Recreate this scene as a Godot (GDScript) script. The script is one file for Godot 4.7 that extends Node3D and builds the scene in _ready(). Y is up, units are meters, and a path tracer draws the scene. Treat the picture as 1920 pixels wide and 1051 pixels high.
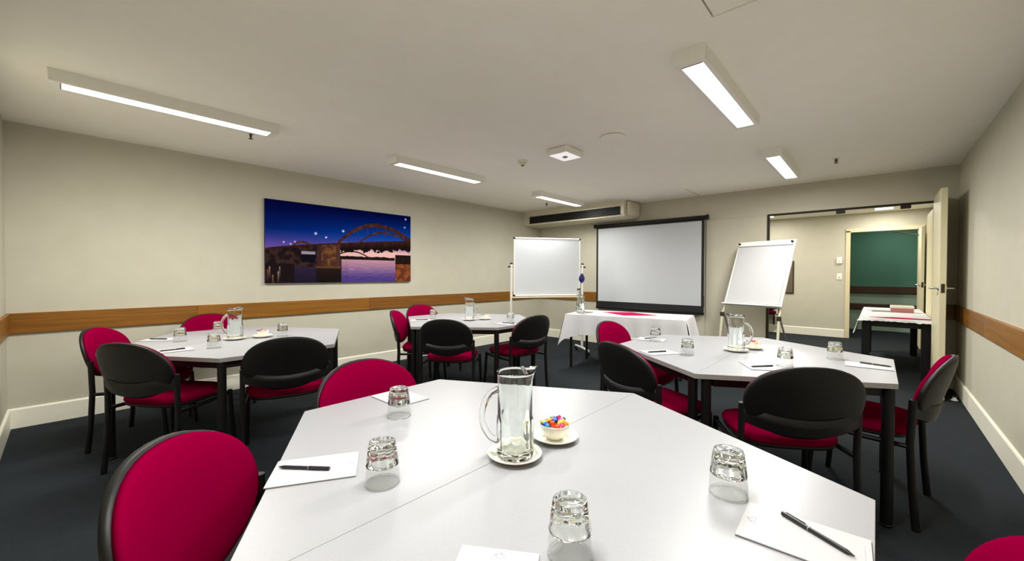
extends Node3D
# A seminar room with four hexagonal tables, magenta visitor chairs, a projection screen and a lobby beyond.

const EYE := 1.25
const CEIL := 2.459
const WEST := -5.144
const EAST := 0.655
const NORTH := -6.54
const SOUTH := 0.32
const TOP := 0.72
const LOBBY := -10.42
const HALL := -12.3

var M := {}
var used := {}

# ------------------------------------------------------------------ helpers
func numbered(called: String) -> String:
	if not used.has(called):
		used[called] = 0
		return called
	used[called] += 1
	return "%s_%03d" % [called, used[called]]

func tag(o: Node3D, label: String, category: String, group := "", kind := "") -> Node3D:
	if label != "": o.set_meta("label", label)
	if category != "": o.set_meta("category", category)
	if group != "": o.set_meta("group", group)
	if kind != "": o.set_meta("kind", kind)
	return o

func thing(called: String, label: String, category: String, at := Vector3.ZERO, turn := 0.0, group := "") -> Node3D:
	var o := Node3D.new()
	o.name = numbered(called)
	add_child(o)
	o.position = at
	o.rotation.y = turn
	tag(o, label, category, group)
	return o

func copy_of(src: Node3D, label: String, at: Vector3, turn: float, group := "") -> Node3D:
	var o: Node3D = src.duplicate()
	o.name = numbered(String(src.name))
	add_child(o)
	o.position = at
	o.rotation = Vector3(0, turn, 0)
	o.set_meta("label", label)
	if group != "": o.set_meta("group", group)
	return o

func mb() -> SurfaceTool:
	var st := SurfaceTool.new()
	st.begin(Mesh.PRIMITIVE_TRIANGLES)
	st.set_smooth_group(-1)
	return st

func build(st: SurfaceTool, called: String, m: Material, parent: Node = self, at := Vector3.ZERO) -> MeshInstance3D:
	st.generate_normals()
	var o := MeshInstance3D.new()
	o.mesh = st.commit()
	o.material_override = m
	o.name = numbered(called) if parent == self else called
	o.position = at
	parent.add_child(o, true)
	return o

func place(mesh: Mesh, called: String, m: Material, parent: Node, at := Vector3.ZERO, turn := Vector3.ZERO) -> MeshInstance3D:
	var o := MeshInstance3D.new()
	o.mesh = mesh
	o.material_override = m
	o.name = numbered(called) if parent == self else called
	o.position = at
	o.rotation = turn
	parent.add_child(o, true)
	return o

func struct(st: SurfaceTool, called: String, m: Material) -> MeshInstance3D:
	var o := build(st, called, m)
	o.set_meta("kind", "structure")
	return o

# a triangle whose front looks along "out" (front faces run clockwise)
func tri(st: SurfaceTool, a: Vector3, b: Vector3, c: Vector3, out: Vector3, ua := Vector2.ZERO, ub := Vector2.ZERO, uc := Vector2.ZERO) -> void:
	if (b - a).cross(c - a).dot(out) > 0.0:
		st.set_uv(ua); st.add_vertex(a)
		st.set_uv(uc); st.add_vertex(c)
		st.set_uv(ub); st.add_vertex(b)
	else:
		st.set_uv(ua); st.add_vertex(a)
		st.set_uv(ub); st.add_vertex(b)
		st.set_uv(uc); st.add_vertex(c)

func quad(st: SurfaceTool, a: Vector3, b: Vector3, c: Vector3, d: Vector3, out: Vector3, ua := Vector2.ZERO, ub := Vector2.ZERO, uc := Vector2.ZERO, ud := Vector2.ZERO) -> void:
	tri(st, a, b, c, out, ua, ub, uc)
	tri(st, a, c, d, out, ua, uc, ud)

# plain box between two corners
func slab(st: SurfaceTool, lo: Vector3, hi: Vector3) -> void:
	for ax in 3:
		var e1 := Vector3.ZERO
		var e2 := Vector3.ZERO
		var i1 := (ax + 1) % 3
		var i2 := (ax + 2) % 3
		e1[i1] = hi[i1] - lo[i1]
		e2[i2] = hi[i2] - lo[i2]
		for s in 2:
			var p := lo
			var n := Vector3.ZERO
			p[ax] = hi[ax] if s == 1 else lo[ax]
			n[ax] = 1.0 if s == 1 else -1.0
			var su: float = absf(e1.length())
			var sv: float = absf(e2.length())
			quad(st, p, p + e1, p + e1 + e2, p + e2, n, Vector2(0, 0), Vector2(su, 0), Vector2(su, sv), Vector2(0, sv))

# box with chamfered edges, turned by a basis
func cbox(st: SurfaceTool, c: Vector3, size: Vector3, b := 0.004, t := Basis.IDENTITY) -> void:
	var h := size / 2.0
	b = minf(b, minf(h.x, minf(h.y, h.z)) * 0.9)
	for ax in 3:
		var i1 := (ax + 1) % 3
		var i2 := (ax + 2) % 3
		for s in [-1.0, 1.0]:
			var n := Vector3.ZERO
			n[ax] = s
			var q := []
			for k in [[-1, -1], [1, -1], [1, 1], [-1, 1]]:
				var p := Vector3.ZERO
				p[ax] = s * h[ax]
				p[i1] = k[0] * (h[i1] - b)
				p[i2] = k[1] * (h[i2] - b)
				q.append(c + t * p)
			quad(st, q[0], q[1], q[2], q[3], t * n)
		for s1 in [-1.0, 1.0]:
			for s2 in [-1.0, 1.0]:
				var q2 := []
				for k in [[-1, 0], [1, 0], [1, 1], [-1, 1]]:
					var p := Vector3.ZERO
					p[ax] = k[0] * (h[ax] - b)
					p[i1] = s1 * (h[i1] - (b if k[1] == 0 else 0.0))
					p[i2] = s2 * (h[i2] - (0.0 if k[1] == 0 else b))
					q2.append(c + t * p)
				var n2 := Vector3.ZERO
				n2[i1] = s1
				n2[i2] = s2
				quad(st, q2[0], q2[1], q2[2], q2[3], t * n2)
	for sx in [-1.0, 1.0]:
		for sy in [-1.0, 1.0]:
			for sz in [-1.0, 1.0]:
				var s := Vector3(sx, sy, sz)
				var a := Vector3(h.x, h.y - b, h.z - b) * s
				var d := Vector3(h.x - b, h.y, h.z - b) * s
				var e := Vector3(h.x - b, h.y - b, h.z) * s
				tri(st, c + t * a, c + t * d, c + t * e, t * s)

# swept round (or oval) bar along points; smooth
func tube(st: SurfaceTool, pts: Array, r: float, sides := 10, cap := true, r2 := -1.0) -> void:
	if r2 < 0.0: r2 = r
	st.set_smooth_group(0)
	var rings := []
	var side := Vector3.ZERO
	for i in pts.size():
		var p: Vector3 = pts[i]
		var d: Vector3
		if i == 0: d = pts[1] - pts[0]
		elif i == pts.size() - 1: d = pts[i] - pts[i - 1]
		else: d = (pts[i + 1] - p).normalized() + (p - pts[i - 1]).normalized()
		d = d.normalized()
		if side == Vector3.ZERO:
			side = d.cross(Vector3.RIGHT if absf(d.x) < 0.8 else Vector3.UP).normalized()
		else:
			side = (side - d * side.dot(d)).normalized()
		var up := d.cross(side).normalized()
		var ring := []
		for k in sides:
			var a := TAU * k / sides
			ring.append(p + side * cos(a) * r + up * sin(a) * r2)
		rings.append(ring)
	for i in rings.size() - 1:
		for k in sides:
			var k2: int = (k + 1) % sides
			var a: Vector3 = rings[i][k]
			quad(st, a, rings[i][k2], rings[i + 1][k2], rings[i + 1][k], a + rings[i][k2] - pts[i] * 2.0)
	st.set_smooth_group(-1)
	if cap:
		for e in [0, rings.size() - 1]:
			var o: Vector3 = pts[e] - pts[1 if e == 0 else e - 1]
			for k in sides:
				tri(st, pts[e], rings[e][k], rings[e][(k + 1) % sides], o)

# turned profile [[r, y], ...] round the y axis; listed from outside bottom to inside, always with its solid on the left of the walk
func lathe(st: SurfaceTool, prof: Array, segs := 32, at := Vector3.ZERO, facets := 0, deep := 0.0, spout := 0.0) -> void:
	st.set_smooth_group(0)
	var pos := func(i: int, k: int) -> Vector3:
		var r: float = prof[i][0]
		var y: float = prof[i][1]
		var a := TAU * k / segs
		if facets > 0 and prof[i].size() > 2:
			var f := absf(sin(a * facets / 2.0))
			r -= deep * (1.0 - f)
		if spout > 0.0 and y > spout:
			# the rim bends out and up into a pouring lip at the side of +x
			var w := pow((y - spout) / 0.045, 2) * exp(-pow(angle_difference(0.0, a) / 0.45, 2))
			r += 0.013 * w
			y += 0.012 * w
		return at + Vector3(cos(a) * r, y, sin(a) * r)
	for i in prof.size() - 1:
		var dr: float = prof[i + 1][0] - prof[i][0]
		var dy: float = prof[i + 1][1] - prof[i][1]
		for k in segs:
			var am := TAU * (k + 0.5) / segs
			# outward is to the right of the direction of the walk (r, y)
			var out := Vector3(cos(am) * dy, -dr, sin(am) * dy)
			var a: Vector3 = pos.call(i, k)
			var b: Vector3 = pos.call(i, k + 1)
			var c: Vector3 = pos.call(i + 1, k + 1)
			var d: Vector3 = pos.call(i + 1, k)
			if prof[i][0] < 1e-5: tri(st, a, c, d, out)
			elif prof[i + 1][0] < 1e-5: tri(st, a, b, c, out)
			else: quad(st, a, b, c, d, out)
	st.set_smooth_group(-1)

# upright prism over a convex polygon in x, z
func prism(st: SurfaceTool, poly: Array, y0: float, y1: float) -> void:
	var mid := Vector2.ZERO
	for p in poly: mid += p / poly.size()
	for i in poly.size():
		var a: Vector2 = poly[i]
		var b: Vector2 = poly[(i + 1) % poly.size()]
		var o := (a + b) / 2.0 - mid
		quad(st, Vector3(a.x, y0, a.y), Vector3(b.x, y0, b.y), Vector3(b.x, y1, b.y), Vector3(a.x, y1, a.y), Vector3(o.x, 0, o.y))
		tri(st, Vector3(mid.x, y1, mid.y), Vector3(a.x, y1, a.y), Vector3(b.x, y1, b.y), Vector3.UP, mid, a, b)
		tri(st, Vector3(mid.x, y0, mid.y), Vector3(a.x, y0, a.y), Vector3(b.x, y0, b.y), Vector3.DOWN, mid, a, b)

func inset(poly: Array, d: float) -> Array:
	var mid := Vector2.ZERO
	for p in poly: mid += p / poly.size()
	var out := []
	var n := poly.size()
	for i in n:
		var a: Vector2 = poly[(i + n - 1) % n]
		var b: Vector2 = poly[i]
		var c: Vector2 = poly[(i + 1) % n]
		var n1 := (b - a).orthogonal().normalized()
		var n2 := (c - b).orthogonal().normalized()
		if n1.dot(mid - b) < 0: n1 = -n1
		if n2.dot(mid - b) < 0: n2 = -n2
		var m := (n1 + n2).normalized()
		out.append(b + m * d / maxf(0.3, m.dot(n1)))
	return out

func sm(c: Color, rough := 0.6, metal := 0.0, spec := 0.5) -> StandardMaterial3D:
	var m := StandardMaterial3D.new()
	m.albedo_color = c
	m.roughness = rough
	m.metallic = metal
	m.metallic_specular = spec
	return m

func c8(r: int, g: int, b: int) -> Color:
	return Color(r / 255.0, g / 255.0, b / 255.0)

# a tiling picture of two colours mixed by noise
func noise_tex(a: Color, b: Color, size: int, freq: float, rng: int, octaves := 4, stretch := 1.0) -> ImageTexture:
	var n := FastNoiseLite.new()
	n.seed = rng
	n.noise_type = FastNoiseLite.TYPE_SIMPLEX_SMOOTH
	n.frequency = freq
	n.fractal_octaves = octaves
	var src := n.get_seamless_image(int(size / stretch), size, false, false, 0.2)
	if stretch != 1.0: src.resize(size, size, Image.INTERPOLATE_CUBIC)
	var im := Image.create(size, size, false, Image.FORMAT_RGB8)
	for y in size:
		for x in size:
			im.set_pixel(x, y, a.lerp(b, clampf(src.get_pixel(x, y).r, 0, 1)))
	im.generate_mipmaps()
	return ImageTexture.create_from_image(im)

func triplanar(m: StandardMaterial3D, scale: float, world := true) -> StandardMaterial3D:
	m.uv1_triplanar = true
	m.uv1_world_triplanar = world
	m.uv1_scale = Vector3.ONE * scale
	return m

func bump(m: StandardMaterial3D, t: Texture2D, cm: float) -> StandardMaterial3D:
	m.heightmap_enabled = true
	m.heightmap_texture = t
	m.heightmap_scale = cm
	return m

func glass_mat() -> StandardMaterial3D:
	var m := sm(Color(0.97, 0.985, 0.975, 0.0), 0.0)
	m.transparency = BaseMaterial3D.TRANSPARENCY_ALPHA
	m.refraction_enabled = true
	m.refraction_scale = 0.05
	return m

# ------------------------------------------------------------------ camera, light, exposure
func stage() -> void:
	var cam := Camera3D.new()
	cam.name = "camera"
	cam.position = Vector3(0, EYE, 0)
	cam.rotation_degrees = Vector3(-0.881, 42.107, 0.137)
	cam.fov = 69.54
	cam.near = 0.02
	cam.far = 60.0
	add_child(cam)
	cam.current = true
	var e := Environment.new()
	e.background_mode = Environment.BG_COLOR
	e.background_color = Color.BLACK
	e.tonemap_mode = Environment.TONE_MAPPER_LINEAR
	e.tonemap_exposure = 1.34
	e.sdfgi_enabled = true
	e.ssao_enabled = true
	e.ssil_enabled = true
	var w := WorldEnvironment.new()
	w.name = "environment"
	w.environment = e
	add_child(w)

const TUBE_ENERGY := 1.7
const TUBE_CONE := 84.0
const TUBE_WIDE := 1.75
const TUBE_COLOR := Color(1.0, 0.99, 0.97)

# the tube's reflector throws its light down in a wide cone: a row of soft spots just under the glowing face
func tube_light(parent: Node3D, y: float, half: float) -> void:
	for k in 5:
		var l := SpotLight3D.new()
		l.name = "tube_light"
		l.spot_angle = TUBE_CONE
		l.spot_angle_attenuation = 1.0
		l.spot_range = 20.0
		l.spot_attenuation = 2.0
		l.light_energy = TUBE_ENERGY / 5.0
		l.light_color = TUBE_COLOR
		l.light_size = 0.05
		l.shadow_enabled = true
		parent.add_child(l, true)
		l.position = Vector3(0, y, (k - 2) * half * 0.4)
		l.rotation_degrees = Vector3(-90, 0, 0)

func lamp_light(parent: Node3D, at: Vector3, size: Vector2, energy: float, col: Color) -> void:
	var l := AreaLight3D.new()
	l.name = "area_light"
	l.area_size = size
	l.area_normalize_energy = true
	l.light_energy = energy
	l.light_color = col
	l.shadow_enabled = true
	l.area_range = 20.0
	l.area_attenuation = 2.0
	parent.add_child(l, true)
	l.position = at
	l.rotation_degrees = Vector3(-90, 0, 0)

# ------------------------------------------------------------------ materials
func materials() -> void:
	var fine := noise_tex(Color(0.35, 0.35, 0.35), Color(0.75, 0.75, 0.75), 256, 0.12, 3, 3)
	M.fine = fine
	var wall := sm(Color.WHITE, 0.7)
	wall.albedo_texture = noise_tex(c8(190, 186, 167), c8(195, 191, 173), 256, 0.02, 11)
	M.wall = bump(triplanar(wall, 0.6), fine, 0.03)
	var ceil := sm(Color.WHITE, 0.8)
	ceil.albedo_texture = noise_tex(c8(250, 246, 235), c8(252, 249, 239), 256, 0.02, 12)
	M.ceiling = bump(triplanar(ceil, 0.6), fine, 0.03)
	M.skirting = sm(c8(236, 233, 216), 0.4)
	var carpet := sm(Color.WHITE, 0.95, 0.0, 0.2)
	carpet.albedo_texture = noise_tex(c8(28, 32, 35), c8(53, 58, 62), 512, 0.35, 21, 2)
	M.carpet = bump(triplanar(carpet, 1.4), noise_tex(Color.BLACK, Color.WHITE, 256, 0.4, 22, 2), 0.5)
	M.wood = []
	for k in 3:
		var w := sm(Color.WHITE, 0.42)
		w.albedo_texture = noise_tex([c8(112, 70, 8), c8(120, 76, 10), c8(106, 66, 10)][k], [c8(146, 94, 18), c8(152, 100, 22), c8(138, 86, 18)][k], 512, 0.02, 31 + k, 5, 10.0)
		w.uv1_scale = Vector3(0.9, 3.0, 1)
		M.wood.append(w)
	M.dark_wood = sm(c8(70, 44, 24), 0.5)
	var top := sm(Color.WHITE, 0.34, 0.0, 0.45)
	top.albedo_texture = noise_tex(c8(155, 156, 160), c8(162, 163, 167), 256, 0.3, 41, 2)
	M.laminate = triplanar(top, 2.0)
	M.edging = sm(c8(146, 146, 145), 0.5)
	M.black_metal = sm(c8(9, 9, 10), 0.45, 0.0, 0.4)
	M.plastic = bump(triplanar(sm(c8(9, 9, 9), 0.5, 0.0, 0.42), 6.0, false), fine, 0.02)
	var cloth := sm(Color.WHITE, 1.0, 0.0, 0.0)
	cloth.albedo_texture = noise_tex(c8(112, 0, 39), c8(130, 0, 50), 256, 0.25, 51, 3)
	M.magenta = bump(triplanar(cloth, 5.0, false), noise_tex(Color.BLACK, Color.WHITE, 256, 0.45, 52, 2), 0.08)
	M.linen = bump(triplanar(sm(c8(212, 212, 215), 0.85), 8.0, false), fine, 0.08)
	M.runner = bump(triplanar(sm(c8(176, 4, 74), 0.85, 0.0, 0.2), 8.0, false), fine, 0.08)
	M.glass = glass_mat()
	M.thin_glass = sm(Color(0.80, 0.83, 0.82, 0.12), 0.0)
	M.thin_glass.transparency = BaseMaterial3D.TRANSPARENCY_ALPHA
	M.china = sm(c8(240, 237, 222), 0.15)
	M.paper = sm(c8(188, 188, 190), 0.7)
	M.card = sm(c8(70, 70, 74), 0.8)
	M.pen = sm(c8(24, 22, 40), 0.28)
	M.pen_black = sm(c8(16, 16, 18), 0.3)
	M.white_metal = sm(c8(232, 231, 226), 0.35)
	M.cream_metal = sm(c8(216, 210, 186), 0.4)
	M.grey_metal = sm(c8(150, 150, 150), 0.35, 0.7)
	M.chrome = sm(c8(200, 198, 192), 0.22, 1.0)
	M.board = sm(c8(212, 217, 221), 0.5, 0.0, 0.3)
	M.screen = sm(c8(194, 198, 202), 0.9, 0.0, 0.2)
	M.screen_black = sm(c8(14, 14, 15), 0.6)
	M.plaster_white = sm(c8(238, 236, 228), 0.5)
	M.door = sm(c8(222, 214, 178), 0.45)
	M.frame = sm(c8(218, 206, 170), 0.45)
	M.teal = bump(triplanar(sm(c8(84, 138, 116), 0.7), 0.6), fine, 0.03)
	M.pale_green = sm(c8(158, 182, 160), 0.7)
	M.track_gap_shade = sm(c8(38, 32, 18), 0.8)  # near-black for track and jamb seal, gap shade put into the colour
	M.bronze = sm(c8(60, 50, 36), 0.5, 0.4)
	M.tube = sm(Color.WHITE, 0.4)
	M.tube.emission_enabled = true
	M.tube.emission = Color(1.0, 0.99, 0.97)
	M.tube.emission_energy_multiplier = 3.0
	M.exit_glow = sm(c8(236, 234, 232), 0.4)
	M.exit_glow.emission_enabled = true
	M.exit_glow.emission = Color(1.0, 0.98, 1.0)
	M.exit_glow.emission_energy_multiplier = 0.42

# ------------------------------------------------------------------ the room
func plank(parent: Node3D, a: Vector3, b: Vector3, h: float, out: Vector3, k: int) -> void:
	# a board along a wall from a to b (bottom edge), standing proud along out
	var st := mb()
	var along := b - a
	var t := 0.02
	var up := Vector3(0, h, 0)
	var o := out * t
	var bev := 0.003
	var L := along.length()
	var d := along.normalized()
	var p := [a + o + d * bev + Vector3(0, bev, 0), b + o - d * bev + Vector3(0, bev, 0), b + o - d * bev + up - Vector3(0, bev, 0), a + o + d * bev + up - Vector3(0, bev, 0)]
	var q := [a + o * 0.85, b + o * 0.85, b + o * 0.85 + up, a + o * 0.85 + up]
	var r := [a, b, b + up, a + up]
	quad(st, p[0], p[1], p[2], p[3], out, Vector2(0, 0), Vector2(L, 0), Vector2(L, h), Vector2(0, h))
	var mid := (a + b + up) / 2.0
	for i in 4:
		var j := (i + 1) % 4
		var e: Vector3 = (p[i] + p[j]) / 2.0 - mid
		quad(st, p[i], p[j], q[j], q[i], e + out * 0.01, Vector2(0, 0), Vector2(L, 0), Vector2(L, .01), Vector2(0, .01))
		quad(st, q[i], q[j], r[j], r[i], e, Vector2(0, 0), Vector2(L, 0), Vector2(L, .02), Vector2(0, .02))
	build(st, "plank", M.wood[k % 3], parent)

func rail(called: String, pts: Array, out: Vector3, y0 := 0.762, h := 0.165) -> void:
	var o := Node3D.new()
	o.name = called
	o.set_meta("kind", "structure")
	add_child(o)
	for i in pts.size() - 1:
		plank(o, Vector3(pts[i].x, y0, pts[i].y), Vector3(pts[i + 1].x, y0, pts[i + 1].y), h, out, i)

func skirting(called: String, a: Vector2, b: Vector2, out: Vector3, h := 0.16) -> void:
	var st := mb()
	var pr := [Vector2(0, 0), Vector2(0.016, 0), Vector2(0.016, h - 0.012), Vector2(0.011, h - 0.003), Vector2(0.004, h), Vector2(0, h)]
	for i in pr.size() - 1:
		var u: Vector2 = pr[i]
		var v: Vector2 = pr[i + 1]
		var a0 := Vector3(a.x, u.y, a.y) + out * u.x
		var b0 := Vector3(b.x, u.y, b.y) + out * u.x
		var b1 := Vector3(b.x, v.y, b.y) + out * v.x
		var a1 := Vector3(a.x, v.y, a.y) + out * v.x
		quad(st, a0, b0, b1, a1, out * (v.y - u.y) + Vector3.UP * (u.x - v.x))
	for e in [a, b]:
		var far: Vector2 = e - (a + b) / 2.0
		var dir := Vector3(far.x, 0, far.y)
		quad(st, Vector3(e.x, 0, e.y), Vector3(e.x, 0, e.y) + out * 0.016, Vector3(e.x, h - 0.006, e.y) + out * 0.014, Vector3(e.x, h, e.y), dir)
	struct(st, called, M.skirting)

func room() -> void:
	var st := mb()
	slab(st, Vector3(WEST - 0.15, -0.12, HALL - 0.15), Vector3(2.2, 0, SOUTH + 0.15))
	struct(st, "floor", M.carpet)
	# ceiling, with the access hatch let into it
	var hx := Vector2(-0.59, -0.14)
	var hz := Vector2(-2.058, -1.6)
	st = mb()
	var y1 := CEIL + 0.12
	slab(st, Vector3(WEST - 0.15, CEIL, HALL - 0.15), Vector3(hx.x, y1, SOUTH + 0.15))
	slab(st, Vector3(hx.y, CEIL, HALL - 0.15), Vector3(2.2, y1, SOUTH + 0.15))
	slab(st, Vector3(hx.x, CEIL, HALL - 0.15), Vector3(hx.y, y1, hz.x))
	slab(st, Vector3(hx.x, CEIL, hz.y), Vector3(hx.y, y1, SOUTH + 0.15))
	slab(st, Vector3(hx.x, CEIL + 0.06, hz.x), Vector3(hx.y, y1, hz.y))
	struct(st, "ceiling", M.ceiling)
	st = mb()
	cbox(st, Vector3((hx.x + hx.y) / 2, CEIL + 0.012, (hz.x + hz.y) / 2), Vector3(hx.y - hx.x - 0.012, 0.02, hz.y - hz.x - 0.012), 0.003)
	tag(build(st, "access_hatch", M.ceiling), "square flush access panel set in the cream ceiling", "hatch")
	# walls
	st = mb()
	slab(st, Vector3(WEST - 0.15, 0, NORTH - 0.15), Vector3(WEST, CEIL, SOUTH + 0.15))
	struct(st, "wall_left", M.wall)
	st = mb()
	slab(st, Vector3(EAST, 0, NORTH), Vector3(EAST + 0.15, CEIL, SOUTH + 0.15))
	struct(st, "wall_right", M.wall)
	st = mb()
	slab(st, Vector3(WEST, 0, SOUTH), Vector3(EAST, CEIL, SOUTH + 0.15))
	struct(st, "wall_front", M.wall)
	st = mb()
	slab(st, Vector3(WEST, 0, NORTH - 0.12), Vector3(-1.14, CEIL, NORTH))
	struct(st, "wall_back", M.wall)
	st = mb()
	slab(st, Vector3(-1.14, 2.088, NORTH - 0.12), Vector3(0.53, CEIL, NORTH))
	struct(st, "wall_back_header", M.wall)
	st = mb()
	slab(st, Vector3(0.53, 0, NORTH - 0.12), Vector3(2.2, CEIL, NORTH))
	struct(st, "wall_back_end", M.wall)
	# the leaf of the sliding partition, parked flush beside the opening
	st = mb()
	cbox(st, Vector3(-1.535, 1.037, NORTH + 0.006), Vector3(0.786, 2.07, 0.024), 0.003)
	struct(st, "wall_partition", M.wall)
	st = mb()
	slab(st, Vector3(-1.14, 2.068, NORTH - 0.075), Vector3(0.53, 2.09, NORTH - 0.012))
	var track := struct(st, "trim_1", M.track_gap_shade)
	for hx2 in [0.24, -0.35]:
		st = mb()
		cbox(st, Vector3(hx2, 2.05, NORTH - 0.045), Vector3(0.09, 0.045, 0.05), 0.004)
		build(st, "hanger", M.screen_black, track)
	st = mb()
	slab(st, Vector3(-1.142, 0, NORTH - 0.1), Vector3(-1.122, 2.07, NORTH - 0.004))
	struct(st, "trim_2", M.track_gap_shade)
	# jamb of the opening beside the open leaf
	st = mb()
	cbox(st, Vector3(0.528, 1.04, NORTH - 0.06), Vector3(0.036, 2.08, 0.14), 0.004)
	struct(st, "trim_3", M.frame)
	# lobby and corridor
	st = mb()
	slab(st, Vector3(-3.6, 0, LOBBY - 0.12), Vector3(-0.40, CEIL, LOBBY))
	struct(st, "wall_lobby", M.wall)
	st = mb()
	slab(st, Vector3(-0.40, 2.09, LOBBY - 0.12), Vector3(0.565, CEIL, LOBBY))
	struct(st, "wall_lobby_header", M.wall)
	st = mb()
	slab(st, Vector3(0.565, 0, LOBBY - 0.12), Vector3(2.2, CEIL, LOBBY))
	struct(st, "wall_lobby_end", M.wall)
	st = mb()
	slab(st, Vector3(0.72, 0, LOBBY), Vector3(0.84, CEIL, NORTH - 0.12))
	struct(st, "wall_lobby_right", M.wall)
	st = mb()
	slab(st, Vector3(-3.6, 0, LOBBY), Vector3(-3.48, CEIL, NORTH - 0.12))
	struct(st, "wall_lobby_left", M.wall)
	st = mb()
	slab(st, Vector3(-3.6, 0.93, HALL - 0.12), Vector3(2.2, CEIL, HALL))
	struct(st, "wall_corridor", M.teal)
	st = mb()
	slab(st, Vector3(-3.6, 0, HALL - 0.12), Vector3(2.2, 0.93, HALL))
	struct(st, "wall_corridor_lower", M.pale_green)
	st = mb()
	slab(st, Vector3(-3.6, 0, HALL), Vector3(-3.48, CEIL, LOBBY - 0.12))
	slab(st, Vector3(2.08, 0, HALL), Vector3(2.2, CEIL, LOBBY - 0.12))
	struct(st, "wall_corridor_ends", M.teal)
	for k in 2:
		st = mb()
		cbox(st, Vector3(-0.7, [0.92, 0.54][k], HALL + 0.03), Vector3(5.5, [0.15, 0.12][k], 0.05), 0.006)
		struct(st, "trim_%d" % (4 + k), M.dark_wood)
	# frame round the lobby door
	var fr := Node3D.new()
	fr.name = "trim_6"
	fr.set_meta("kind", "structure")
	add_child(fr)
	for f in [[Vector3(-0.43, 1.06, LOBBY + 0.006), Vector3(0.07, 2.12, 0.03)], [Vector3(0.6, 1.06, LOBBY + 0.006), Vector3(0.07, 2.12, 0.03)]]:
		st = mb()
		cbox(st, f[0], f[1], 0.004)
		build(st, "jamb", M.frame, fr)
	st = mb()
	cbox(st, Vector3(0.085, 2.125, LOBBY + 0.006), Vector3(1.1, 0.07, 0.03), 0.004)
	build(st, "door_head", M.frame, fr)
	# wooden rails and skirtings
	rail("trim_7", [Vector2(WEST, SOUTH), Vector2(WEST, -0.9), Vector2(WEST, -2.77), Vector2(WEST, -5.2), Vector2(WEST, NORTH)], Vector3.RIGHT)
	rail("trim_8", [Vector2(EAST, SOUTH), Vector2(EAST, -2.0), Vector2(EAST, -4.9), Vector2(EAST, NORTH)], Vector3.LEFT)
	rail("trim_9", [Vector2(WEST + 0.02, NORTH), Vector2(-1.95, NORTH)], Vector3.BACK)
	rail("trim_10", [Vector2(0.55, NORTH), Vector2(EAST - 0.02, NORTH)], Vector3.BACK)
	rail("trim_11", [Vector2(WEST + 0.02, SOUTH), Vector2(-2.4, SOUTH), Vector2(EAST - 0.02, SOUTH)], Vector3.FORWARD)
	skirting("baseboard_left", Vector2(WEST, SOUTH), Vector2(WEST, NORTH), Vector3.RIGHT)
	skirting("baseboard_right", Vector2(EAST, SOUTH), Vector2(EAST, NORTH), Vector3.LEFT, 0.168)
	skirting("baseboard_back", Vector2(WEST + 0.016, NORTH), Vector2(-1.95, NORTH), Vector3.BACK)
	skirting("baseboard_back_end", Vector2(0.55, NORTH), Vector2(EAST - 0.016, NORTH), Vector3.BACK, 0.168)
	skirting("baseboard_front", Vector2(WEST + 0.016, SOUTH), Vector2(EAST - 0.016, SOUTH), Vector3.FORWARD)
	skirting("baseboard_lobby", Vector2(-3.48, LOBBY), Vector2(-0.47, LOBBY), Vector3.BACK)
	# the flat strip let into the ceiling by the back wall
	st = mb()
	cbox(st, Vector3(-2.02, CEIL - 0.002, -6.2), Vector3(0.012, 0.006, 0.62), 0.001)
	struct(st, "trim_12", M.frame)

func lever(parent: Node3D, at: Vector3, s: float) -> void:
	# a lever handle on the face that looks along s * x; the grip runs back towards the hinges
	var st := mb()
	lathe(st, [[0.0, 0.0], [0.024, 0.0], [0.026, 0.004], [0.024, 0.009], [0.0, 0.009]], 20)
	var r := build(st, "rose", M.chrome, parent, at)
	r.rotation.z = -s * PI / 2
	st = mb()
	tube(st, [at, at + Vector3(s * 0.045, 0, 0), at + Vector3(s * 0.055, 0, -0.01), at + Vector3(s * 0.058, 0, -0.06), at + Vector3(s * 0.056, -0.003, -0.125)], 0.009, 10)
	build(st, "lever", M.chrome, parent)

func door_leaf(called: String, x: float, z0: float, z1: float, h: float, thick: float, handle_y: float, hinge_n := 3) -> Node3D:
	var o := Node3D.new()
	o.name = called
	o.set_meta("kind", "structure")
	add_child(o)
	o.position = Vector3(x, 0, z0)
	var st := mb()
	cbox(st, Vector3(0, 0.008 + h / 2, (z1 - z0) / 2), Vector3(thick, h, absf(z1 - z0)), 0.003)
	build(st, "leaf", M.door, o)
	if handle_y > 0:
		st = mb()
		cbox(st, Vector3(0, handle_y, 0.001), Vector3(0.026, 0.09, 0.004), 0.001)
		build(st, "latch_plate", M.bronze, o)
		for s in [-1.0, 1.0]:
			lever(o, Vector3(s * thick / 2, handle_y, -0.055), s)
	for k in hinge_n:
		st = mb()
		tube(st, [Vector3(thick / 2 + 0.006, 0.25 + k * (h - 0.55) / 2 - 0.05, z1 - z0), Vector3(thick / 2 + 0.006, 0.25 + k * (h - 0.55) / 2 + 0.05, z1 - z0)], 0.007, 8)
		build(st, "hinge", M.chrome, o)
	return o

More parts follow.
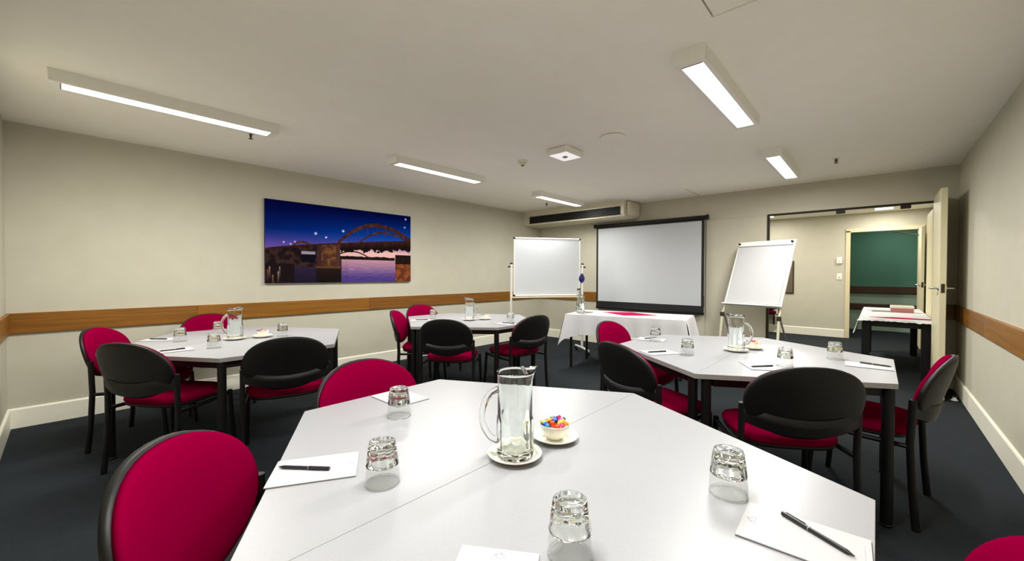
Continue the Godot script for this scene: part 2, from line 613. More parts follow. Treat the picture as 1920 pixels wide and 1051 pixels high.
func doors() -> void:
	door_leaf("door_1", 0.487, -5.84, -6.53, 2.11, 0.05, 1.12)
	door_leaf("door_2", 0.55, -7.57, -8.35, 2.11, 0.04, 0.0)
	var d := door_leaf("door_3", 0.565, -9.6, -10.4, 2.06, 0.042, 1.09)
	var st := mb()
	cbox(st, Vector3(0.02, 1.95, -0.5), Vector3(0.06, 0.05, 0.24), 0.008)
	var c := build(st, "door_closer", M.grey_metal, d)
	st = mb()
	tube(st, [Vector3(-0.02, 1.96, -0.5), Vector3(-0.2, 2.02, -0.66), Vector3(-0.34, 2.06, -0.78)], 0.011, 8)
	build(st, "closer_arm", M.bronze, c)
	# rubber stop on the floor behind the open leaf
	var t := thing("door_stop", "small white door stop on the carpet behind the open door", "door stop", Vector3(0.59, 0, -5.95))
	st = mb()
	lathe(st, [[0.0, 0.0], [0.028, 0.0], [0.028, 0.006], [0.016, 0.012], [0.014, 0.034], [0.0, 0.036]], 16)
	build(st, "base", M.white_metal, t)
	st = mb()
	lathe(st, [[0.0, 0.034], [0.018, 0.034], [0.019, 0.042], [0.014, 0.05], [0.0, 0.051]], 16)
	build(st, "buffer", M.plastic, t)

# ------------------------------------------------------------------ ceiling fittings
func ceiling_light(x: float, z: float, length: float, label: String) -> void:
	var t := thing("ceiling_light", label, "ceiling light", Vector3(x, CEIL, z), 0, "long fluorescent ceiling lights")
	var st := mb()
	var w0 := 0.085
	var w1 := 0.08
	var h := 0.072
	var l := length / 2.0
	var iw := 0.056
	var il := l - 0.055
	# body: a flat-bottomed tray with a sunk mouth for the diffuser
	var up := [Vector3(-w0, 0, -l), Vector3(w0, 0, -l), Vector3(w0, 0, l), Vector3(-w0, 0, l)]
	var dn := [Vector3(-w1, -h, -l + 0.004), Vector3(w1, -h, -l + 0.004), Vector3(w1, -h, l - 0.004), Vector3(-w1, -h, l - 0.004)]
	var mo := [Vector3(-iw, -h, -il), Vector3(iw, -h, -il), Vector3(iw, -h, il), Vector3(-iw, -h, il)]
	for i in 4:
		var j := (i + 1) % 4
		var o: Vector3 = (up[i] + up[j]) / 2.0
		quad(st, up[i], up[j], dn[j], dn[i], o)
		quad(st, dn[i], dn[j], mo[j], mo[i], Vector3.DOWN)
		quad(st, mo[i], mo[j], mo[j] + Vector3(0, 0.012, 0), mo[i] + Vector3(0, 0.012, 0), -o)
	quad(st, up[0], up[1], up[2], up[3], Vector3.UP)
	build(st, "housing", M.plaster_white, t)
	st = mb()
	cbox(st, Vector3(0, -h + 0.004, 0), Vector3(iw * 2 - 0.004, 0.008, il * 2 - 0.004), 0.002)
	build(st, "diffuser", M.tube, t)
	for s in [-1.0, 1.0]:
		st = mb()
		cbox(st, Vector3(0, -h - 0.001, s * (il + 0.003)), Vector3(iw * 2, 0.004, 0.006), 0.001)
		build(st, "end_clip", M.grey_metal, t)
	tube_light(t, -h - 0.056, il)
	lamp_light(t, Vector3(0, -h - 0.004, 0), Vector2(iw * 2 - 0.01, il * 2 - 0.01), TUBE_WIDE, TUBE_COLOR)

func ceiling_things() -> void:
	ceiling_light(-3.70, -0.56, 1.24, "long ceiling light nearest the camera above the table by the picture wall")
	ceiling_light(-3.70, -2.88, 1.26, "long ceiling light above the gap before the far table")
	ceiling_light(-3.70, -5.2, 1.2, "long ceiling light directly in front of the air conditioner")
	ceiling_light(-0.76, -2.9, 1.31, "ceiling light above the table by the open door, the largest in view")
	ceiling_light(-0.76, -5.155, 1.26, "short-looking ceiling light nearest the flip chart and open doorway")
	ceiling_light(-0.76, -0.62, 1.26, "ceiling light out of frame above the nearest white table")
	# smoke detector
	var t := thing("smoke_detector", "small domed smoke detector on ceiling beside the square fitting", "smoke detector", Vector3(-2.814, CEIL, -3.278))
	var st := mb()
	lathe(st, [[0.0, -0.018], [0.05, -0.016], [0.055, -0.008], [0.055, 0.0], [0.0, 0.0]], 24)
	build(st, "base", M.plaster_white, t)
	st = mb()
	lathe(st, [[0.0, -0.05], [0.02, -0.05], [0.026, -0.044], [0.034, -0.03], [0.04, -0.016], [0.0, -0.016]], 24)
	build(st, "chamber", M.cream_metal, t)
	st = mb()
	lathe(st, [[0.0, -0.058], [0.012, -0.058], [0.014, -0.05], [0.0, -0.05]], 12)
	build(st, "sensor", M.bronze, t)
	# emergency light
	t = thing("emergency_light", "white square emergency light with a small grey lens on ceiling", "emergency light", Vector3(-2.27, CEIL, -3.28))
	st = mb()
	cbox(st, Vector3(0, -0.03, 0), Vector3(0.24, 0.06, 0.29), 0.012)
	build(st, "body", M.plaster_white, t)
	st = mb()
	cbox(st, Vector3(0, -0.061, 0), Vector3(0.2, 0.006, 0.25), 0.002)
	build(st, "diffuser", M.exit_glow, t)
	st = mb()
	lathe(st, [[0.0, -0.074], [0.02, -0.072], [0.03, -0.062], [0.034, -0.058], [0.0, -0.058]], 20)
	build(st, "lens", M.grey_metal, t)
	# round ceiling speaker / diffuser
	t = thing("ceiling_vent", "shallow round cream vent on the ceiling before the big light", "ceiling vent", Vector3(-1.718, CEIL, -3.194))
	st = mb()
	lathe(st, [[0.0, -0.012], [0.115, -0.012], [0.135, -0.004], [0.138, 0.0], [0.0, 0.0]], 40)
	build(st, "rim", M.ceiling, t)
	st = mb()
	lathe(st, [[0.0, -0.034], [0.09, -0.034], [0.1, -0.028], [0.1, -0.02], [0.0, -0.02]], 40)
	build(st, "disc", M.ceiling, t)
	st = mb()
	lathe(st, [[0.0, -0.02], [0.03, -0.02], [0.03, -0.012], [0.0, -0.012]], 16)
	build(st, "stem", M.bronze, t)
	# sprinklers
	var k := 0
	for p in [Vector2(-4.025, -1.085), Vector2(-0.328, -5.381), Vector2(-4.16, -5.473)]:
		t = thing("fire_sprinkler", ["small brass sprinkler head by the longest ceiling light", "small brass sprinkler head on ceiling near the open doorway", "small brass sprinkler head on ceiling near the air conditioner"][k], "sprinkler", Vector3(p.x, CEIL, p.y), 0, "ceiling sprinkler heads")
		st = mb()
		lathe(st, [[0.0, -0.006], [0.026, -0.005], [0.032, 0.0], [0.0, 0.0]], 20)
		build(st, "rose", M.cream_metal, t)
		st = mb()
		lathe(st, [[0.0, -0.034], [0.007, -0.034], [0.009, -0.02], [0.009, -0.004], [0.0, -0.004]], 12)
		for s in [-1.0, 1.0]:
			tube(st, [Vector3(s * 0.008, -0.012, 0), Vector3(s * 0.014, -0.024, 0), Vector3(s * 0.004, -0.044, 0)], 0.0025, 6)
		build(st, "frame", M.bronze, t)
		st = mb()
		lathe(st, [[0.0, -0.047], [0.017, -0.047], [0.017, -0.044], [0.0, -0.044]], 16)
		build(st, "deflector", M.bronze, t)
		k += 1
	# lobby and corridor lamps; header-hidden one added to brighten the lobby, corridor one unseen
	for a in [[0.08, -9.84, 0.24, "bright square ceiling lamp seen through the doorway", 1.3], [-1.66, -9.74, 0.14, "tiny bright downlight at the top corner of the doorway", 1.0], [-1.3, -8.3, 0.24, "added unseen lobby lamp behind the doorway header", 6.0], [0.3, -11.4, 0.3, "unseen corridor ceiling lamp beyond the green wall's doorway", 0.8]]:
		t = thing("lobby_lamp", a[3], "ceiling lamp", Vector3(a[0], CEIL, a[1]), 0, "lamps beyond the opening")
		st = mb()
		cbox(st, Vector3(0, -0.008, 0), Vector3(a[2] + 0.04, 0.016, a[2] + 0.04), 0.004)
		build(st, "frame", M.plaster_white, t)
		st = mb()
		cbox(st, Vector3(0, -0.018, 0), Vector3(a[2], 0.006, a[2]), 0.002)
		build(st, "diffuser", M.tube, t)
		lamp_light(t, Vector3(0, -0.024, 0), Vector2(a[2] - 0.01, a[2] - 0.01), a[4], Color(1.0, 0.98, 0.94))
	# air conditioner boxed against the ceiling
	t = thing("air_conditioner", "cream ceiling-mounted air conditioner with long black louvred grille", "air conditioner", Vector3((WEST - 3.024) / 2, CEIL, -6.28))
	var hw := (-3.024 - WEST) / 2
	st = mb()
	var prof := [Vector2(0.26, 0.0), Vector2(0.26, -0.225), Vector2(0.235, -0.262), Vector2(-0.2, -0.275), Vector2(-0.26, -0.26), Vector2(-0.26, 0.0)]
	for i in prof.size():
		var a: Vector2 = prof[i]
		var b: Vector2 = prof[(i + 1) % prof.size()]
		var m := (a + b) / 2.0 - Vector2(0, -0.13)
		quad(st, Vector3(-hw, a.y, a.x), Vector3(hw, a.y, a.x), Vector3(hw, b.y, b.x), Vector3(-hw, b.y, b.x), Vector3(0, m.y, m.x))
	for s in [-1.0, 1.0]:
		for i in range(1, prof.size() - 1):
			tri(st, Vector3(s * hw, prof[0].y, prof[0].x), Vector3(s * hw, prof[i].y, prof[i].x), Vector3(s * hw, prof[i + 1].y, prof[i + 1].x), Vector3(s, 0, 0))
	build(st, "casing", M.cream_metal, t)
	st = mb()
	var gx0 := -4.985 - t.position.x
	var gx1 := -3.085 - t.position.x
	cbox(st, Vector3((gx0 + gx1) / 2, -0.172, 0.262), Vector3(gx1 - gx0, 0.135, 0.006), 0.002)
	var gr := build(st, "grille", M.screen_black, t)
	for i in 5:
		st = mb()
		cbox(st, Vector3((gx0 + gx1) / 2, -0.225 + i * 0.027, 0.268), Vector3(gx1 - gx0 - 0.02, 0.007, 0.016), 0.002, Basis(Vector3.RIGHT, 0.5))
		build(st, "louvre", M.black_metal, gr)
	st = mb()
	cbox(st, Vector3(hw + 0.022, -0.13, -0.03), Vector3(0.044, 0.24, 0.42), 0.02)
	build(st, "end_cover", M.cream_metal, t)

# ------------------------------------------------------------------ chairs
func back_z(u: float, v: float) -> float:
	return 0.045 + (v - 0.56) * 0.27 - pow(u / 0.26, 2) * 0.055

func rim_pt(r: float, a: float, s: float, off: float) -> Vector3:
	var c := cos(a)
	var d := sin(a)
	var u := 0.243 * s * r * signf(c) * pow(absf(c), 0.9)
	var v := 0.668 + 0.17 * s * r * signf(d) * pow(absf(d), 0.9)
	return Vector3(u, v, back_z(u, v) + off)

func shell(st: SurfaceTool, s: float, front: Callable, rear: Callable) -> void:
	# a closed, curved oval pad: front and rear give the offset along z for a ring r in 0..1
	st.set_smooth_group(0)
	var rings := [0.0, 0.3, 0.55, 0.75, 0.88, 0.95, 1.0]
	var n := 44
	for side in 2:
		var f: Callable = front if side == 0 else rear
		var o := Vector3(0, 0, -1 if side == 0 else 1)
		for i in rings.size() - 1:
			for k in n:
				var a0 := TAU * k / n
				var a1 := TAU * (k + 1) / n
				var p0 := rim_pt(rings[i], a0, s, f.call(rings[i]))
				var p1 := rim_pt(rings[i], a1, s, f.call(rings[i]))
				var p2 := rim_pt(rings[i + 1], a1, s, f.call(rings[i + 1]))
				var p3 := rim_pt(rings[i + 1], a0, s, f.call(rings[i + 1]))
				if i == 0: tri(st, p0, p2, p3, o)
				else: quad(st, p0, p1, p2, p3, o)
	for k in n:
		var a0 := TAU * k / n
		var a1 := TAU * (k + 1) / n
		var p0 := rim_pt(1, a0, s, front.call(1.0))
		var p1 := rim_pt(1, a1, s, front.call(1.0))
		var p2 := rim_pt(1, a1, s, rear.call(1.0))
		var p3 := rim_pt(1, a0, s, rear.call(1.0))
		quad(st, p0, p1, p2, p3, p0 + p1 - Vector3(0, 1.336, p0.z + p1.z))
	st.set_smooth_group(-1)

func seat_ring(r: float, a: float, y: float) -> Vector3:
	var c := cos(a)
	var d := sin(a)
	var x := 0.232 * r * signf(c) * pow(absf(c), 0.55)
	var z := -0.225 + 0.222 * r * signf(d) * pow(absf(d), 0.6)
	var drop := 0.0
	if z < -0.33: drop = (z + 0.33) * (z + 0.33) * 1.4
	return Vector3(x, y - drop, z)

func seat_pad(st: SurfaceTool, levels: Array) -> void:
	# levels: [r, y] walked from the middle of the underside out and up to the middle of the top
	st.set_smooth_group(0)
	var n := 40
	for i in levels.size() - 1:
		for k in n:
			var a0 := TAU * k / n
			var a1 := TAU * (k + 1) / n
			var p0 := seat_ring(levels[i][0], a0, levels[i][1])
			var p1 := seat_ring(levels[i][0], a1, levels[i][1])
			var p2 := seat_ring(levels[i + 1][0], a1, levels[i + 1][1])
			var p3 := seat_ring(levels[i + 1][0], a0, levels[i + 1][1])
			var am := (a0 + a1) / 2
			var dr: float = levels[i + 1][0] - levels[i][0]
			var dy: float = (levels[i + 1][1] - levels[i][1]) * 5.0
			var out := Vector3(cos(am) * dy, -dr, sin(am) * dy)
			if levels[i][0] < 0.001: tri(st, p0, p2, p3, out)
			elif levels[i + 1][0] < 0.001: tri(st, p0, p1, p2, out)
			else: quad(st, p0, p1, p2, p3, out)
	st.set_smooth_group(-1)

func make_chair(label: String, group: String) -> Node3D:
	var t := thing("visitor_chair", label, "chair", Vector3.ZERO, 0, group)
	var st := mb()
	shell(st, 1.015, func(r): return -0.016 - 0.022 * (1.0 - pow(r, 5)) , func(r): return 0.0)
	build(st, "back_cushion", M.magenta, t)
	st = mb()
	shell(st, 1.04, func(r): return 0.0, func(r): return 0.032 - 0.012 * pow(r, 6))
	build(st, "back_shell", M.plastic, t)
	# the strap that carries the back between the uprights
	st = mb()
	st.set_smooth_group(0)
	var n := 26
	var prev := []
	for i in n + 1:
		var u := lerpf(-0.25, 0.25, float(i) / n)
		var s2 := pow(u / 0.25, 2)
		var yt := 0.592 + 0.04 * s2
		var yb := 0.506 + 0.045 * s2
		var k := pow(absf(u) / 0.25, 5)
		var zt := lerpf(back_z(u, yt) + 0.028, 0.006, k)
		var zb := lerpf(back_z(u, yb) + 0.03, 0.006, k)
		var cur := [Vector3(u, yt, zt), Vector3(u, yt, zt + 0.011), Vector3(u, (yt + yb) / 2, (zt + zb) / 2 + 0.012), Vector3(u, yb, zb + 0.01), Vector3(u, yb, zb)]
		if i > 0:
			var outs := [Vector3.UP, Vector3(0, 0.2, 1), Vector3(0, -0.2, 1), Vector3.DOWN, Vector3(0, 0, -1)]
			for j in 5:
				st.set_smooth_group(j + 1 if j != 1 and j != 2 else 1)
				quad(st, prev[j], cur[j], cur[(j + 1) % 5], prev[(j + 1) % 5], outs[j])
		prev = cur
	build(st, "back_strap", M.plastic, t)
	for s in [-1.0, 1.0]:
		st = mb()
		tube(st, [Vector3(s * 0.25, 0.638, 0.004), Vector3(s * 0.25, 0.42, -0.004), Vector3(s * 0.252, 0.2, 0.006), Vector3(s * 0.256, 0.0, 0.022)], 0.0165, 12, true, 0.0145)
		build(st, "leg", M.black_metal, t)
		st = mb()
		tube(st, [Vector3(s * 0.235, 0.43, -0.4), Vector3(s * 0.24, 0.25, -0.41), Vector3(s * 0.246, 0.0, -0.432)], 0.015, 12)
		build(st, "leg", M.black_metal, t)
		st = mb()
		tube(st, [Vector3(s * 0.25, 0.405, -0.002), Vector3(s * 0.242, 0.402, -0.2), Vector3(s * 0.236, 0.415, -0.4)], 0.012, 10)
		build(st, "side_rail", M.black_metal, t)
	st = mb()
	seat_pad(st, [[0.0, 0.408], [0.8, 0.408], [0.95, 0.418], [0.98, 0.432], [0.0, 0.436]])
	build(st, "seat_pan", M.plastic, t)
	st = mb()
	seat_pad(st, [[0.0, 0.434], [0.96, 0.434], [1.0, 0.45], [0.99, 0.468], [0.94, 0.482], [0.84, 0.489], [0.5, 0.487], [0.0, 0.484]])
	build(st, "seat_cushion", M.magenta, t)
	return t

func chairs() -> void:
	var list := [
		[-1.2, -0.237, -39, "large magenta chair in the foreground, its padded front facing us"],
		[-1.68, -0.938, -86, "magenta chair back showing over the far edge of the nearest table"],
		[0.16, -0.93, 100, "sliver of magenta chair cut off by the bottom corner of the picture"],
		[-1.63, -3.155, -92, "magenta-fronted chair beside the white-clothed front table"],
		[-1.116, -2.31, -25, "black-backed chair turned sideways, between the two tables by the doorway side"],
		[-0.267, -2.316, 33, "widest black chair back, over a magenta seat, before the doorway"],
		[0.17, -3.03, 82, "chair seen from its side against the wall by the open door"],
		[-4.26, -0.24, -30, "magenta-fronted chair beside the wall at the picture-side table's end"],
		[-3.36, -0.31, 34, "dark olive-lit chair back beside the magenta chair at the picture-side table"],
		[-2.921, -0.99, 73, "black chair back at the near side of the picture-side table, by its corner"],
		[-4.88, -0.97, -90, "magenta chair top peeking behind the glass jug, against the picture wall"],
		[-3.91, -2.53, -46, "side-on chair at the far table, nearest the picture-side table"],
		[-4.42, -3.17, -88, "magenta chair top behind the far table, below the wooden wall rail"],
		[-2.973, -2.386, 36, "black chair back centred before the far table"],
		[-2.63, -3.17, 84, "black chair turned sideways at the far table, next to the front table"],
		[-1.75, -9.95, 20, "dark chair in the lobby partly hidden behind the flip chart"]]
	var first: Node3D
	var k := 0
	for c in list:
		var at := Vector3(c[0], 0, c[1])
		var turn := deg_to_rad(c[2])
		if k == 0:
			first = make_chair(c[3], "magenta visitor chairs")
			first.position = at
			first.rotation.y = turn
		else:
			copy_of(first, c[3], at, turn)
		k += 1

# ------------------------------------------------------------------ tables
func half_table(poly: Array, label: String) -> void:
	var mid := Vector2.ZERO
	for p in poly: mid += p / poly.size()
	var own := []
	for p in poly: own.append(p - mid)
	var t := thing("trapezoid_table", label, "table", Vector3(mid.x, 0, mid.y), 0, "white trapezoid tables pushed together in pairs")
	var st := mb()
	prism(st, inset(own, 0.001), TOP - 0.026, TOP)
	var top := build(st, "tabletop", M.laminate, t)
	st = mb()
	for i in own.size():
		var a: Vector2 = own[i]
		var b: Vector2 = own[(i + 1) % own.size()]
		var o := (a + b) / 2.0
		quad(st, Vector3(a.x, TOP - 0.026, a.y), Vector3(b.x, TOP - 0.026, b.y), Vector3(b.x, TOP - 0.001, b.y), Vector3(a.x, TOP - 0.001, a.y), Vector3(o.x, 0, o.y))
		var ai: Vector2 = inset(own, 0.001)[i]
		var bi: Vector2 = inset(own, 0.001)[(i + 1) % own.size()]
		quad(st, Vector3(a.x, TOP - 0.001, a.y), Vector3(b.x, TOP - 0.001, b.y), Vector3(bi.x, TOP, bi.y), Vector3(ai.x, TOP, ai.y), Vector3.UP)
		quad(st, Vector3(a.x, TOP - 0.026, a.y), Vector3(b.x, TOP - 0.026, b.y), Vector3(bi.x, TOP - 0.026, bi.y), Vector3(ai.x, TOP - 0.026, ai.y), Vector3.DOWN)
	build(st, "edge_band", M.edging, top)
	var fr := inset(own, 0.05)
	for i in fr.size():
		var a: Vector2 = fr[i]
		var b: Vector2 = fr[(i + 1) % fr.size()]
		var d := b - a
		st = mb()
		cbox(st, Vector3((a.x + b.x) / 2, TOP - 0.05, (a.y + b.y) / 2), Vector3(d.length() - 0.02, 0.046, 0.026), 0.003, Basis(Vector3.UP, -d.angle()))
		build(st, "frame_rail", M.black_metal, t)
	for p in inset(own, 0.036):
		st = mb()
		tube(st, [Vector3(p.x, 0.012, p.y), Vector3(p.x, TOP - 0.028, p.y)], 0.025, 16)
		var leg := build(st, "leg", M.black_metal, t)
		st = mb()
		lathe(st, [[0.0, 0.0], [0.026, 0.0], [0.028, 0.006], [0.027, 0.014], [0.0, 0.014]], 16, Vector3(p.x, 0, p.y))
		build(st, "foot", M.plastic, leg)

func hexagon(cx: float, n: float, s: float, w: Vector3, e: Vector3, west: String, east: String) -> void:
	# w and e: x of the short side and its two z
	half_table([Vector2(cx - 0.0004, n), Vector2(w.x, w.y), Vector2(w.x, w.z), Vector2(cx - 0.0004, s)], west)
	half_table([Vector2(cx + 0.0004, n), Vector2(e.x, e.y), Vector2(e.x, e.z), Vector2(cx + 0.0004, s)], east)

func cloth(st: SurfaceTool, corners: Array, y: float, drop: float, tip: float, rng: int, skip := -1) -> void:
	# a cloth over a table: flat top and hanging sides that dip into points at the corners
	var nz := FastNoiseLite.new()
	nz.seed = rng
	nz.frequency = 1.0
	quad(st, Vector3(corners[0].x, y, corners[0].y), Vector3(corners[1].x, y, corners[1].y), Vector3(corners[2].x, y, corners[2].y), Vector3(corners[3].x, y, corners[3].y), Vector3.UP)
	var mid := Vector2.ZERO
	for c in corners: mid += c / 4.0
	st.set_smooth_group(0)
	var run := 0.0
	for i in 4:
		if i == skip: continue
		var a: Vector2 = corners[i]
		var b: Vector2 = corners[(i + 1) % 4]
		var L := (b - a).length()
		var nrm := (b - a).orthogonal().normalized()
		if nrm.dot((a + b) / 2.0 - mid) < 0: nrm = -nrm
		var n := int(L / 0.02)
		var prev := []
		for k in n + 1:
			var f := float(k) / n
			var p := a.lerp(b, f)
			var near := minf(f, 1.0 - f) * L
			var away := exp(-near * near / 0.012)
			var low := drop + tip * exp(-near / 0.09) + 0.012 * nz.get_noise_1d((run + f * L) * 22.0)
			var corner := ((p - mid).normalized() * 0.09) * away
			var cur := []
			for j in 7:
				var g := float(j) / 6.0
				var wav := (0.014 * sin((run + f * L) * 26.0) + 0.012 * nz.get_noise_1d((run + f * L) * 7.0)) * g * (1.0 - away)
				var q := p + nrm * (0.006 + 0.015 * g + wav) + corner * g
				if j == 0: q = p
				cur.append(Vector3(q.x, y - low * g, q.y))
			if k > 0:
				for j in 6:
					quad(st, prev[j], cur[j], cur[j + 1], prev[j + 1], Vector3(nrm.x, 0.05, nrm.y))
			prev = cur
		run += L
	st.set_smooth_group(-1)

func tables() -> void:
	hexagon(-0.80, -1.70, -0.155, Vector3(-1.632, -1.26, -0.614), Vector3(0.004, -1.276, -0.58), "nearest white table half, bearing the notepad with the navy pen by the foreground chair", "nearest white table half, bearing the notepad with the long black pen")
	hexagon(-0.715, -3.95, -2.258, Vector3(-1.46, -3.5, -2.82), Vector3(0.085, -3.49, -2.72), "white table half beside the magenta chair near the white-clothed front table", "white table half nearest the open doorway, before the widest black chair")
	hexagon(-3.48, -4.0, -2.33, Vector3(-4.34, -3.5, -2.87), Vector3(-2.79, -3.5, -2.88), "far white table half against the picture-wall side", "far white table half behind the centred black chair back")
	hexagon(-3.85, -1.77, -0.13, Vector3(-4.65, -1.28, -0.62), Vector3(-3.04, -1.36, -0.64), "white table half close under the bridge picture wall rail", "white table half with two black chair backs along its near side")
	# front table with its white cloth
	var e := Vector2(0.98, -0.2)
	var n := Vector2(-0.2, -0.98)
	var nl := Vector2(-3.1, -4.5)
	var t := thing("folding_table", "black-legged table hidden beneath the white cloth below the projection screen", "table", Vector3(nl.x, 0, nl.y), 0)
	var st := mb()
	var poly := [Vector2(0.01, -0.01) + n * 0.0, e * 1.49, e * 1.49 + n * 0.74, n * 0.74]
	prism(st, poly, TOP - 0.03, TOP - 0.006)
	build(st, "tabletop", M.laminate, t)
	for p in inset(poly, 0.05):
		st = mb()
		tube(st, [Vector3(p.x, 0, p.y), Vector3(p.x, TOP - 0.03, p.y)], 0.018, 12)
		build(st, "leg", M.black_metal, t)
	st = mb()
	var o := [nl, nl + e * 1.5, nl + e * 1.5 + n * 0.75, nl + n * 0.75]
	cloth(st, o, TOP, 0.25, 0.17, 5)
	tag(build(st, "tablecloth", M.linen), "white cloth with a frilled hem on the table below the screen", "tablecloth")
	st = mb()
	prism(st, [Vector2(-2.86, -5.08), Vector2(-2.55, -5.3), Vector2(-2.1, -5.12), Vector2(-2.42, -4.84)], TOP + 0.001, TOP + 0.004)
	tag(build(st, "table_runner", M.runner), "magenta cloth runner lying across the table below the screen", "table runner")
	# lobby table
	t = thing("lobby_table", "black-legged table standing in the doorway under a white cloth", "table", Vector3(0.17, 0, -7.8))
	st = mb()
	cbox(st, Vector3(0, TOP - 0.02, 0), Vector3(0.62, 0.03, 2.2), 0.004)
	build(st, "tabletop", M.black_metal, t)
	for sx in [-1.0, 1.0]:
		for sz in [-1.0, 1.0]:
			st = mb()
			cbox(st, Vector3(sx * 0.265, (TOP - 0.035) / 2, sz * 1.04), Vector3(0.08, TOP - 0.035, 0.08), 0.004)
			build(st, "leg", M.black_metal, t)
	st = mb()
	cbox(st, Vector3(0, TOP - 0.07, 1.04), Vector3(0.5, 0.07, 0.03), 0.003)
	build(st, "apron", M.black_metal, t)
	st = mb()
	cloth(st, [Vector2(-0.155, -6.68), Vector2(0.495, -6.68), Vector2(0.495, -8.92), Vector2(-0.155, -8.92)], TOP, 0.03, 0.0, 9, 3)
	# the overhang at the side away from the wall
	cloth_side(st, Vector2(-0.155, -6.68), Vector2(-0.155, -8.92), TOP, 0.2)
	tag(build(st, "tablecloth", M.linen), "white cloth on the table in the doorway, hanging down one side", "tablecloth")
	st = mb()
	prism(st, [Vector2(-0.06, -6.83), Vector2(0.14, -6.75), Vector2(0.49, -6.8), Vector2(0.49, -6.92), Vector2(0.16, -6.98)], TOP + 0.001, TOP + 0.004)
	tag(build(st, "table_runner", M.runner), "magenta cloth runner lying across the table in the doorway", "table runner")
	t = thing("tissue_box", "small pinkish box with a pale lid on the doorway table", "box", Vector3(0.27, TOP, -8.0))
	st = mb()
	cbox(st, Vector3(0, 0.03, 0), Vector3(0.24, 0.06, 0.14), 0.006)
	build(st, "box_body", sm(c8(190, 120, 118), 0.6), t)
	st = mb()
	cbox(st, Vector3(0, 0.08, 0), Vector3(0.25, 0.04, 0.15), 0.01)
	build(st, "lid", M.china, t)
	t = thing("paper_stack", "low stack of white papers on the doorway table", "papers", Vector3(0.02, TOP, -8.05), 0.2)
	for k in 4:
		st = mb()
		cbox(st, Vector3(0.003 * k, 0.003 + 0.006 * k, 0.004 * (k % 2)), Vector3(0.21, 0.006, 0.297), 0.001)
		build(st, "paper_pad", M.paper, t)

func cloth_side(st: SurfaceTool, a: Vector2, b: Vector2, y: float, drop: float) -> void:
	st.set_smooth_group(0)
	var n := 60
	var prev := []
	for k in n + 1:
		var p := a.lerp(b, float(k) / n)
		var cur := []
		for j in 5:
			var g := j / 4.0
			cur.append(Vector3(p.x - 0.004 - 0.05 * g - 0.012 * sin(k * 0.9) * g, y - drop * g, p.y))
		cur[0] = Vector3(p.x, y, p.y)
		if k > 0:
			for j in 4:
				quad(st, prev[j], cur[j], cur[j + 1], prev[j + 1], Vector3(-1, 0.1, 0))
		prev = cur
	st.set_smooth_group(-1)

# ------------------------------------------------------------------ table ware
func tumbler_meshes() -> Array:
	# upside-down tumbler: a thin clear rim on the table, a thick faceted base on top
	var st := mb()
	lathe(st, [[0.0424, 0.003], [0.0422, 0.03], [0.0408, 0.0495]], 40)
	lathe(st, [[0.0388, 0.0495], [0.0402, 0.03], [0.0405, 0.003]], 40)
	st.generate_normals()
	var rim := st.commit()
	st = mb()
	lathe(st, [[0.0388, 0.049], [0.0408, 0.0495], [0.0404, 0.053, 1], [0.0372, 0.08, 1], [0.0345, 0.1, 1], [0.032, 0.107], [0.027, 0.108], [0.02, 0.1055], [0.0, 0.105]], 40, Vector3.ZERO, 10, 0.0026)
	lathe(st, [[0.0, 0.09], [0.024, 0.089], [0.0285, 0.084], [0.0345, 0.068], [0.0388, 0.049]], 40)
	st.generate_normals()
	var base := st.commit()
	st = mb()
	lathe(st, [[0.0408, 0.0], [0.0422, 0.0], [0.0426, 0.0015], [0.0424, 0.0035], [0.0404, 0.0035], [0.0403, 0.0015], [0.0408, 0.0]], 40)
	st.generate_normals()
	return [rim, base, st.commit()]

func glasses() -> void:
	var m := tumbler_meshes()
	var list := [
		[-0.924, -0.534, "upturned glass beside the notepad with the navy pen"],
		[-1.315, -0.829, "upturned glass resting before the notepad by the far magenta chair"],
		[-0.261, -1.071, "upturned glass on the nearest table, by the notepad with the black pen"],
		[-0.424, -0.634, "upturned glass closest to the camera on the nearest table"],
		[-1.305, -3.154, "upturned glass beside the notepad near the front table's cloth"],
		[-0.923, -2.752, "upturned glass near the seam of the table by the doorway, beside the sideways chair"],
		[-0.39, -2.801, "upturned glass just above the widest black chair back"],
		[-0.191, -3.246, "upturned glass nearest the doorway-side edge of its table"],
		[-4.019, -0.595, "upturned glass on the picture-side table by the pad near the wall"],
		[-3.499, -0.705, "upturned glass at the near corner of the picture-side table"],
		[-4.3, -0.9, "upturned glass behind another, before the magenta chair top by the jug"],
		[-3.733, -1.231, "upturned glass peeking over a black chair back at the picture-side table"],
		[-2.991, -3.285, "upturned glass on the far table before the whiteboard post"],
		[-3.913, -2.93, "upturned glass on the far table by the magenta chair top"]]
	for g in list:
		var t := thing("tumbler", g[2], "glass", Vector3(g[0], TOP + 0.0005, g[1]), 0.3 * g[0], "upturned faceted tumblers")
		place(m[0], "rim", M.thin_glass, t)
		place(m[1], "faceted_base", M.glass, t)
		place(m[2], "lip_ring", M.glass, t)

